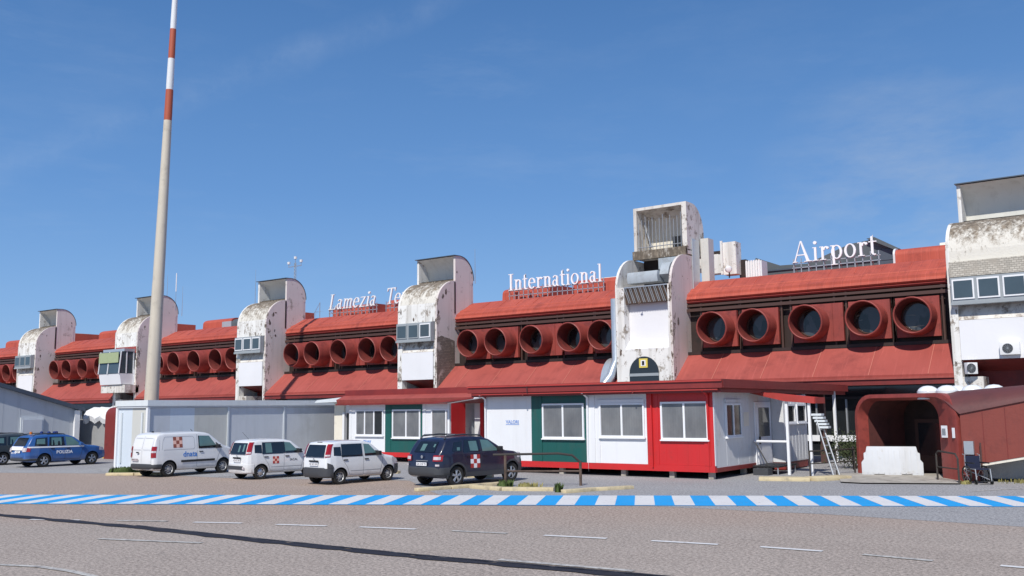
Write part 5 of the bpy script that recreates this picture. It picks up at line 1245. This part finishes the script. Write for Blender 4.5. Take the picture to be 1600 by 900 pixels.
# --- navy crossover
dus=Car([(-.80,.6),(-.795,.85),(-.77,1.02),(-.70,1.14),(-.50,1.42),(-.40,1.54),(-.25,1.60),(.2,1.635),(.9,1.64),(1.35,1.61),(1.65,1.53),(2.28,1.17),(2.42,1.12),(2.9,1.07),(3.2,.98),(3.38,.82),(3.46,.55)],
 [(-.80,.36),(-.5,.28),(3.0,.28),(3.46,.36)],[(-.80,.70),(-.76,.78),(-.62,.85),(-.2,.895),(.3,.88),(2.3,.885),(2.8,.88),(3.15,.80),(3.36,.68),(3.46,.56)],1.10,.30,2.67,.345)
def build_dus(e):
    c=dus; c.body(e,'carnavy'); c.wheels(e,'alloy')
    for sd in (-1,1):
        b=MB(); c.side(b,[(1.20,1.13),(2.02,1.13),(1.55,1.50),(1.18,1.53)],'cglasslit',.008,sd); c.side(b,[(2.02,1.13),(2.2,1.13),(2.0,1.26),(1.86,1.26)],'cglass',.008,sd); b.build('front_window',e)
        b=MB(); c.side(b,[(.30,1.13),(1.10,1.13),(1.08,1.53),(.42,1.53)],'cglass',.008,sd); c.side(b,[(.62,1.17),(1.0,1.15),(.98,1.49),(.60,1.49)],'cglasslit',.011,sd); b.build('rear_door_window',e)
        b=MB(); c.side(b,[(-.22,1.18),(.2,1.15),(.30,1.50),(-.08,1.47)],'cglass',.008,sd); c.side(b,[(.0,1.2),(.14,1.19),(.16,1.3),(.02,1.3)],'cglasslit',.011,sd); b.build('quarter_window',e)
        b=MB(); c.corner(b,.86,1.06,'lens',.13,.10,sd,.02); b.build('tail_light',e)
        b=MB(); c.corner(b,.91,1.01,'lensclear',.10,.03,sd,.026); b.build('reversing_light',e)
        b=MB(); c.corner(b,.70,.76,'lensclear',.0,.0,sd,.02); b.build('reflector',e)
        b=MB(); c.sideline(b,[(1.14,1.55),(1.13,.42),(1.9,.40),(2.05,.8),(2.25,1.12)],'seam',.008,sd); c.sideline(b,[(.28,1.55),(.24,1.1),(.42,.75),(.5,.42),(1.13,.42)],'seam',.008,sd); b.build('panel_gap',e)
        b=MB(); c.side(b,[(.40,.30),(2.25,.30),(2.25,.46),(.42,.46)],'bumper',.014,sd); b.build('sill_moulding',e)
        for xw in (0,c.wb):
            b=MB(); n=18; vs=[]
            for k in range(n+1):
                a=R(-8+196*k/n); 
                for rr in (c.wr+.052,c.wr+.12):
                    x=xw+rr*math.cos(a); z=c.wr+rr*math.sin(a); vs.append((x,sd*(c.hw(x,z)+.016),z))
            b.add(vs,[(2*k,2*k+1,2*k+3,2*k+2) for k in range(n)],'bumper',True); b.build('arch_trim',e)
        b=MB(); y=c.hw(.5,1.6)-.12; b.tube([(-.35,sd*y,1.58),(-.25,sd*y,1.68),(.5,sd*y,1.72),(1.3,sd*y,1.68),(1.45,sd*y,1.58)],.028,'bumper',8)
        b.box(-.2,.12,min(sd*y-.02,sd*y+.02),max(sd*y-.02,sd*y+.02),1.69,1.735,'rim'); b.build('roof_rail',e)
        b=MB(); c.side(b,[(2.95,.85),(3.3,.82),(3.22,1.0),(2.98,1.04)],'lensclear',.01,sd); b.build('headlight',e)
    b=MB(); c.rear(b,-.52,.52,1.15,1.50,'cglass',.035,.12); b.build('rear_screen',e)
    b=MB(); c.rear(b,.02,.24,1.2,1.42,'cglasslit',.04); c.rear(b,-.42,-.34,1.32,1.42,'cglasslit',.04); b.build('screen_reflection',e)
    b=MB(); c.bumperband(b,-.36,.36,.66,'bumper',.03); b.build('rear_bumper',e)
    b=MB(); c.bumperband(b,3.02,.34,.66,'bumper',.03,True); b.build('front_bumper',e)
    b=MB(); x=c.xt(.98)-.05; b.lathe([(0,0),(0,.055)],(x,0,1.0),(1,0,0),'rim',12); b.box(x,x+.02,-.3,.3,.86,.88,'rim'); b.build('badge',e)
    plate(c,e,.76,'GA 310 TS',.26,0,'logowhite',.04)
    b=MB(); b.add([(1.68,-.56,1.53),(1.68,.56,1.53),(2.30,.70,1.18),(2.30,-.70,1.18)],[(0,1,2,3)],'cglass'); b.build('windscreen',e)
    handles(c,e,[(.5,1.0),(1.3,1.0)],'carnavy'); mirror(e,1.98,.84,1.14)
    checks(c,e,.62,.58,.15,'logored','logowhite')
e=place('parked_car',(-21.14,25.85),8,1.56,'navy blue crossover with red and white chequered square on its door and roof rails'); build_dus(e); e.scale=(1.04,1.04,1.04)

# --- police estate and dark neighbour
sub_=Car([(-.95,.6),(-.945,.85),(-.91,1.0),(-.85,1.08),(-.66,1.42),(-.56,1.54),(-.40,1.59),(.2,1.63),(.9,1.63),(1.3,1.60),(1.6,1.50),(2.15,1.12),(2.3,1.05),(2.9,.99),(3.25,.89),(3.45,.76),(3.52,.55)],
 [(-.95,.36),(-.6,.27),(3.0,.26),(3.52,.34)],[(-.95,.66),(-.91,.74),(-.75,.83),(-.3,.875),(2.2,.88),(2.8,.86),(3.2,.78),(3.42,.66),(3.52,.54)],1.02,.28,2.61,.335)
def build_sub(e,paint,police):
    c=sub_; c.body(e,paint); c.wheels(e,'alloy')
    for sd in (-1,1):
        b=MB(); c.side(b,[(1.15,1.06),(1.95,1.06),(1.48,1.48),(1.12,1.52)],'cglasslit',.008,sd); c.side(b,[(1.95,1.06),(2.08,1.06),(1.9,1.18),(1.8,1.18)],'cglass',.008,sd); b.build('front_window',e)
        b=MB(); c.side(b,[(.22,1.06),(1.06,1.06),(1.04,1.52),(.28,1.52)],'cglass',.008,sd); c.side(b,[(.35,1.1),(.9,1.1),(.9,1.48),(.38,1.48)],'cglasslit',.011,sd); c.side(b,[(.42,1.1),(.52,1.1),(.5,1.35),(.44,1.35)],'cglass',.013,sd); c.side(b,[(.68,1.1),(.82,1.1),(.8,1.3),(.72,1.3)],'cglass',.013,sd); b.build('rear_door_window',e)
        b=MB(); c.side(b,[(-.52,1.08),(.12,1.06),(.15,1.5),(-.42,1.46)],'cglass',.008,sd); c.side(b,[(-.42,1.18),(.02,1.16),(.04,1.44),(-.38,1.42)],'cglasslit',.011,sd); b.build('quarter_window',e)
        b=MB(); c.corner(b,.80,1.0,'lens',.08,.16,sd,.02); b.build('tail_light',e)
        b=MB(); c.corner(b,.80,1.0,'lensclear',.12,.0,sd,.024); b.build('reversing_light',e)
        b=MB(); c.sideline(b,[(1.1,1.54),(1.09,.38),(1.9,.36),(2.02,.8),(2.12,1.05)],'seam',.008,sd); c.sideline(b,[(.17,1.54),(.15,1.0),(.38,.7),(.45,.38),(1.09,.38)],'seam',.008,sd); b.build('panel_gap',e)
        b=MB(); c.side(b,[(3.0,.76),(3.38,.72),(3.28,.88),(3.02,.95)],'lensclear',.01,sd); b.build('headlight',e)
        b=MB(); y=c.hw(.5,1.6)-.12; b.tube([(-.5,sd*y,1.57),(-.4,sd*y,1.66),(.4,sd*y,1.70),(1.1,sd*y,1.66),(1.25,sd*y,1.58)],.022,'bumper',8); b.build('roof_rail',e)
        if police:
            b=MB(); c.side(b,[(-.86,.985),(2.12,.96),(2.12,1.03),(-.84,1.055)],'logowhite',.009,sd,n=24); b.build('white_stripe',e)
    b=MB(); c.rear(b,-.55,.55,1.1,1.50,'cglass',.035,.12); b.build('rear_screen',e)
    if police:
        b=MB(); c.rear(b,-.5,.62,.88,1.06,'logowhite',.03); b.build('white_stripe',e)
        b=MB(); sidetext(c,b,'POLIZIA',.22,1.05,.73,'logowhite',bold=.006,space=1.1); b.build('lettering',e)
        b=MB(); vs,fs=textmesh('POLIZIA',.13,.001,bold=.003); x=c.xt(.7)-.055; b.add([(x-v[2],.25-v[0],.72+v[1]) for v in vs],fs,'logowhite'); b.build('lettering',e)
        for xx,yy in ((.45,.35),(.75,-.35),(.45,-.35),(1.1,.1)):
            b=MB(); b.lathe([(0,.09),(.1,.085),(.13,.05),(.135,0)],(xx,yy,1.66),(0,0,1),'bluelamp',14); b.build('beacon',e)
        b=MB(); b.box(.3,1.15,-.5,.5,1.645,1.67,'bumper'); b.build('light_bar',e)
        b=MB(); b.lathe([(0,.07),(.12,.07),(.14,0)],(-.35,-.1,1.66),(0,0,1),'orange',12); b.build('beacon_amber',e)
    b=MB(); c.bumperband(b,-.37,.34,.48,'bumper',.024); c.bumperband(b,-.37,.481,.72,paint,.02); b.build('rear_bumper',e)
    b=MB(); c.bumperband(b,3.02,.34,.66,'bumper' if not police else paint,.02,True); b.build('front_bumper',e)
    plate(c,e,.80,'H 4217',.24,-.1,'logowhite',.04)
    b=MB(); b.add([(1.62,-.56,1.50),(1.62,.56,1.50),(2.18,.68,1.12),(2.18,-.68,1.12)],[(0,1,2,3)],'cglass'); b.build('windscreen',e)
    handles(c,e,[(.42,.92),(1.25,.92)]); mirror(e,1.88,.85,1.06,paint)
e=place('police_car',(-47.65,25.14),-1,1.5,'blue and white police estate car with POLIZIA lettering and blue roof beacons',cat='police car'); build_sub(e,'carblue',True)
e=place('parked_car',(-51.7,25.05),-1,1.5,'dark grey estate car cut by the left edge of the photo, beyond the police car'); build_sub(e,'cargreen',False)

# separate pieces that were collected in one mesh into parts of their own
for o in list(bpy.data.objects):
    if o.name.startswith('spalled_plaster'):
        w_=max((c for c in o.parent.children if c.name.startswith('side_wall')),key=lambda c:max(v.co.x for v in c.data.vertices))
        bm=bmesh.new(); bm.from_mesh(w_.data)
        base=len(w_.data.materials); 
        for mm in o.data.materials: w_.data.materials.append(mm)
        n0=len(bm.faces); bm.from_mesh(o.data); bm.faces.ensure_lookup_table()
        for f_ in list(bm.faces)[n0:]: f_.material_index+=base
        bm.to_mesh(w_.data); bm.free(); bpy.data.objects.remove(o)
GR={'kerb':'painted kerbs along the parking bay','antenna':'thin aerials on the tower tops','railing':'tubular railings on the yard','weed':'weed tufts at kerbs and railings','air conditioner':'air conditioners on the nearest tower','cabin':'rows of portable cabins','tunnel':'red boarding tunnels','roof unit':'barrel-shaped plant units on the red roofs'}
for o in bpy.data.objects:
    if o.get('category') in GR and not o.get('group'): o['group']=GR[o['category']]
    if o.get('category')=='weed' and 'grass' in o['label'] and 'tuft' not in o['label']:
        o.name='grass'; o['category']='grass'; o['kind']='stuff'; del o['group']
SPLIT={'wall_fitting','screen_reflection','pilaster','cover_strip','corner_post','booth_base','side_post','footing','hood_wall','mullion','door_pane','strut','end_panel','plant_screen','conduit','kerb_piece','rear_door_gap','rear_walls','side_walls','rung','rib','louvre','wall_piece','upper_block','riser_duct','ground_piece','booth_frame','front_bumper_x'}
for o in list(bpy.data.objects):
    if o.type!='MESH' or o.name.split('.')[0] not in SPLIT or not o.parent: continue
    me=o.data; nv=len(me.vertices); par_=list(range(nv))
    def find(a):
        while par_[a]!=a: par_[a]=par_[par_[a]]; a=par_[a]
        return a
    for ed in me.edges:
        a,c=find(ed.vertices[0]),find(ed.vertices[1])
        if a!=c: par_[a]=c
    isl={}
    for p in me.polygons: isl.setdefault(find(p.vertices[0]),[]).append(p.index)
    if len(isl)<2 or len(isl)>40: continue
    for k_,fs_ in isl.items():
        vi=sorted({v for i in fs_ for v in me.polygons[i].vertices}); ix={v:n for n,v in enumerate(vi)}
        m2=bpy.data.meshes.new(o.name.split('.')[0]); m2.from_pydata([me.vertices[v].co[:] for v in vi],[],[[ix[v] for v in me.polygons[i].vertices] for i in fs_])
        for mm in me.materials: m2.materials.append(mm)
        for q,i in zip(m2.polygons,fs_): q.material_index=me.polygons[i].material_index; q.use_smooth=me.polygons[i].use_smooth
        m2.set_sharp_from_angle(angle=R(35))
        o2=bpy.data.objects.new(o.name.split('.')[0],m2); COL.objects.link(o2); o2.parent=o.parent; o2.location=o.location
    bpy.data.objects.remove(o)

# ------------------------------------------------------------------ light, sky, camera
F=1455.; H0=640.; ROLL=.011; YAW=R(35.7); pitch=math.atan((H0-450)/F)
fw=Vector((-math.sin(YAW),math.cos(YAW),0)); rt=Vector((math.cos(YAW),math.sin(YAW),0)); up=Vector((0,0,1))
f=fw*math.cos(pitch)+up*math.sin(pitch); u=-fw*math.sin(pitch)+up*math.cos(pitch)
r2=rt*math.cos(ROLL)-u*math.sin(ROLL); u2=rt*math.sin(ROLL)+u*math.cos(ROLL)
AZ=R(15); EL=R(46)
sd=Vector((math.sin(AZ)*math.cos(EL),-math.cos(AZ)*math.cos(EL),math.sin(EL)))
sun=bpy.data.lights.new('sun','SUN'); sun.energy=4.15; sun.angle=R(.53); sun.color=(1,.955,.88)
so=bpy.data.objects.new('sun',sun); COL.objects.link(so); so.rotation_euler=sd.to_track_quat('Z','Y').to_euler()
w=bpy.data.worlds.new('World'); sc.world=w; w.use_nodes=True; nt=w.node_tree; bg=nt.nodes['Background']
sk=nt.nodes.new('ShaderNodeTexSky'); sk.sky_type='NISHITA'; sk.sun_disc=False; sk.sun_elevation=EL; sk.sun_rotation=math.atan2(sd.x,sd.y)
sk.altitude=0; sk.air_density=1.0; sk.dust_density=.6; sk.ozone_density=2.0
tc=nt.nodes.new('ShaderNodeTexCoord')
def wn(scale,sc3,lo,hi,amt,rot=(0,0,0),det=7):
    mp=nt.nodes.new('ShaderNodeMapping'); mp.inputs['Scale'].default_value=sc3; mp.inputs['Rotation'].default_value=rot; nt.links.new(tc.outputs['Generated'],mp.inputs[0])
    n=nt.nodes.new('ShaderNodeTexNoise'); n.inputs['Scale'].default_value=scale; n.inputs['Detail'].default_value=det; n.inputs['Roughness'].default_value=.65; nt.links.new(mp.outputs[0],n.inputs['Vector'])
    return ramp_(n.outputs['Fac'],lo,hi,amt)
def ramp_(src,lo,hi,amt):
    r=nt.nodes.new('ShaderNodeValToRGB'); r.color_ramp.elements[0].position=lo; r.color_ramp.elements[1].position=hi; r.color_ramp.elements[1].color=(amt,amt,amt,1); nt.links.new(src,r.inputs[0]); return r.outputs[0]
f1=wn(2.2,(1,1,3.5),.54,.9,.10,(R(20),R(15),R(30)))
f2=wn(5,(1,.6,4),.55,.85,.10,(R(10),R(-25),0))
def mx(a,c,f,mode='MIX'):
    m=nt.nodes.new('ShaderNodeMix'); m.data_type='RGBA'; m.blend_type=mode
    if isinstance(f,float): m.inputs[0].default_value=f
    else: nt.links.new(f,m.inputs[0])
    nt.links.new(a,m.inputs[6])
    if isinstance(c,tuple): m.inputs[7].default_value=c
    else: nt.links.new(c,m.inputs[7])
    return m.outputs[2]
sp=nt.nodes.new('ShaderNodeSeparateXYZ'); nt.links.new(tc.outputs['Generated'],sp.inputs[0])
gr=nt.nodes.new('ShaderNodeValToRGB'); nt.links.new(sp.outputs[2],gr.inputs[0]); el=gr.color_ramp.elements
cols=[(0,(.255,.435,.70)),(.11,(.180,.350,.650)),(.225,(.112,.262,.560)),(.42,(.060,.170,.410)),(.8,(.03,.10,.28))]
el[0].position=0; el[1].position=.8
for p_,c_ in cols[1:-1]: el.new(p_)
for e_,(p_,c_) in zip(el,cols): e_.position=p_; e_.color=(c_[0],c_[1],c_[2],1)
scl=mx(gr.outputs[0],(10.8,11.8,12.3,1),1.0,'MULTIPLY'); scl.node.clamp_result=False
tint=mx(sk.outputs[0],scl,.78)
def dirv(x,y):
    return (f*F+r2*(x-800)-u2*(y-450)).normalized()
nrm=dirv(60,240).cross(dirv(640,20)).normalized()
dp=nt.nodes.new('ShaderNodeVectorMath'); dp.operation='DOT_PRODUCT'; nt.links.new(tc.outputs['Generated'],dp.inputs[0]); dp.inputs[1].default_value=nrm
ab=nt.nodes.new('ShaderNodeMath'); ab.operation='ABSOLUTE'
wob=nt.nodes.new('ShaderNodeTexNoise'); wob.inputs['Scale'].default_value=9; wob.inputs['Detail'].default_value=8; nt.links.new(tc.outputs['Generated'],wob.inputs['Vector'])
wa=nt.nodes.new('ShaderNodeMath'); wa.operation='MULTIPLY_ADD'; nt.links.new(wob.outputs['Fac'],wa.inputs[0]); wa.inputs[1].default_value=.04; nt.links.new(dp.outputs['Value'],wa.inputs[2])
wb_=nt.nodes.new('ShaderNodeMath'); wb_.operation='SUBTRACT'; nt.links.new(wa.outputs[0],wb_.inputs[0]); wb_.inputs[1].default_value=.02
nt.links.new(wb_.outputs[0],ab.inputs[0])
tr=nt.nodes.new('ShaderNodeMapRange'); nt.links.new(ab.outputs[0],tr.inputs[0]); tr.inputs[1].default_value=0; tr.inputs[2].default_value=.022; tr.inputs[3].default_value=.11; tr.inputs[4].default_value=0
hz=dirv(1430,345); d2=nt.nodes.new('ShaderNodeVectorMath'); d2.operation='DOT_PRODUCT'; nt.links.new(tc.outputs['Generated'],d2.inputs[0]); d2.inputs[1].default_value=hz
h2=nt.nodes.new('ShaderNodeMapRange'); nt.links.new(d2.outputs['Value'],h2.inputs[0]); h2.inputs[1].default_value=.985; h2.inputs[2].default_value=1.0; h2.inputs[3].default_value=0; h2.inputs[4].default_value=.55
h3=nt.nodes.new('ShaderNodeMath'); h3.operation='MULTIPLY'; nt.links.new(h2.outputs[0],h3.inputs[0]); nt.links.new(wn(5,(1,1,3),.38,.75,1.0),h3.inputs[1])
tm=nt.nodes.new('ShaderNodeMath'); tm.operation='MULTIPLY'; nt.links.new(tr.outputs[0],tm.inputs[0]); nt.links.new(wn(14,(1,1,1),.35,.7,1.0),tm.inputs[1])
c_=mx(tint,(6.0,6.9,8.2,1),f1); c_=mx(c_,(6.0,6.9,8.2,1),f2); c_=mx(c_,(6.5,7.4,8.6,1),tm.outputs[0]); c_=mx(c_,(4.6,5.4,6.6,1),h3.outputs[0])
nt.links.new(c_,bg.inputs[0]); bg.inputs[1].default_value=.10

cam=bpy.data.cameras.new('camera'); cam.sensor_width=36; cam.lens=F/1600*36; cam.clip_end=3000; cam.clip_start=.1
co=bpy.data.objects.new('camera',cam); COL.objects.link(co)
mw=Matrix(((r2.x,u2.x,-f.x,0),(r2.y,u2.y,-f.y,0),(r2.z,u2.z,-f.z,2.65),(0,0,0,1))); co.matrix_world=mw
sc.camera=co
sc.view_settings.view_transform='Standard'; sc.view_settings.look='None'; sc.view_settings.exposure=0; sc.view_settings.gamma=1
sc.render.resolution_x=1024; sc.render.resolution_y=576
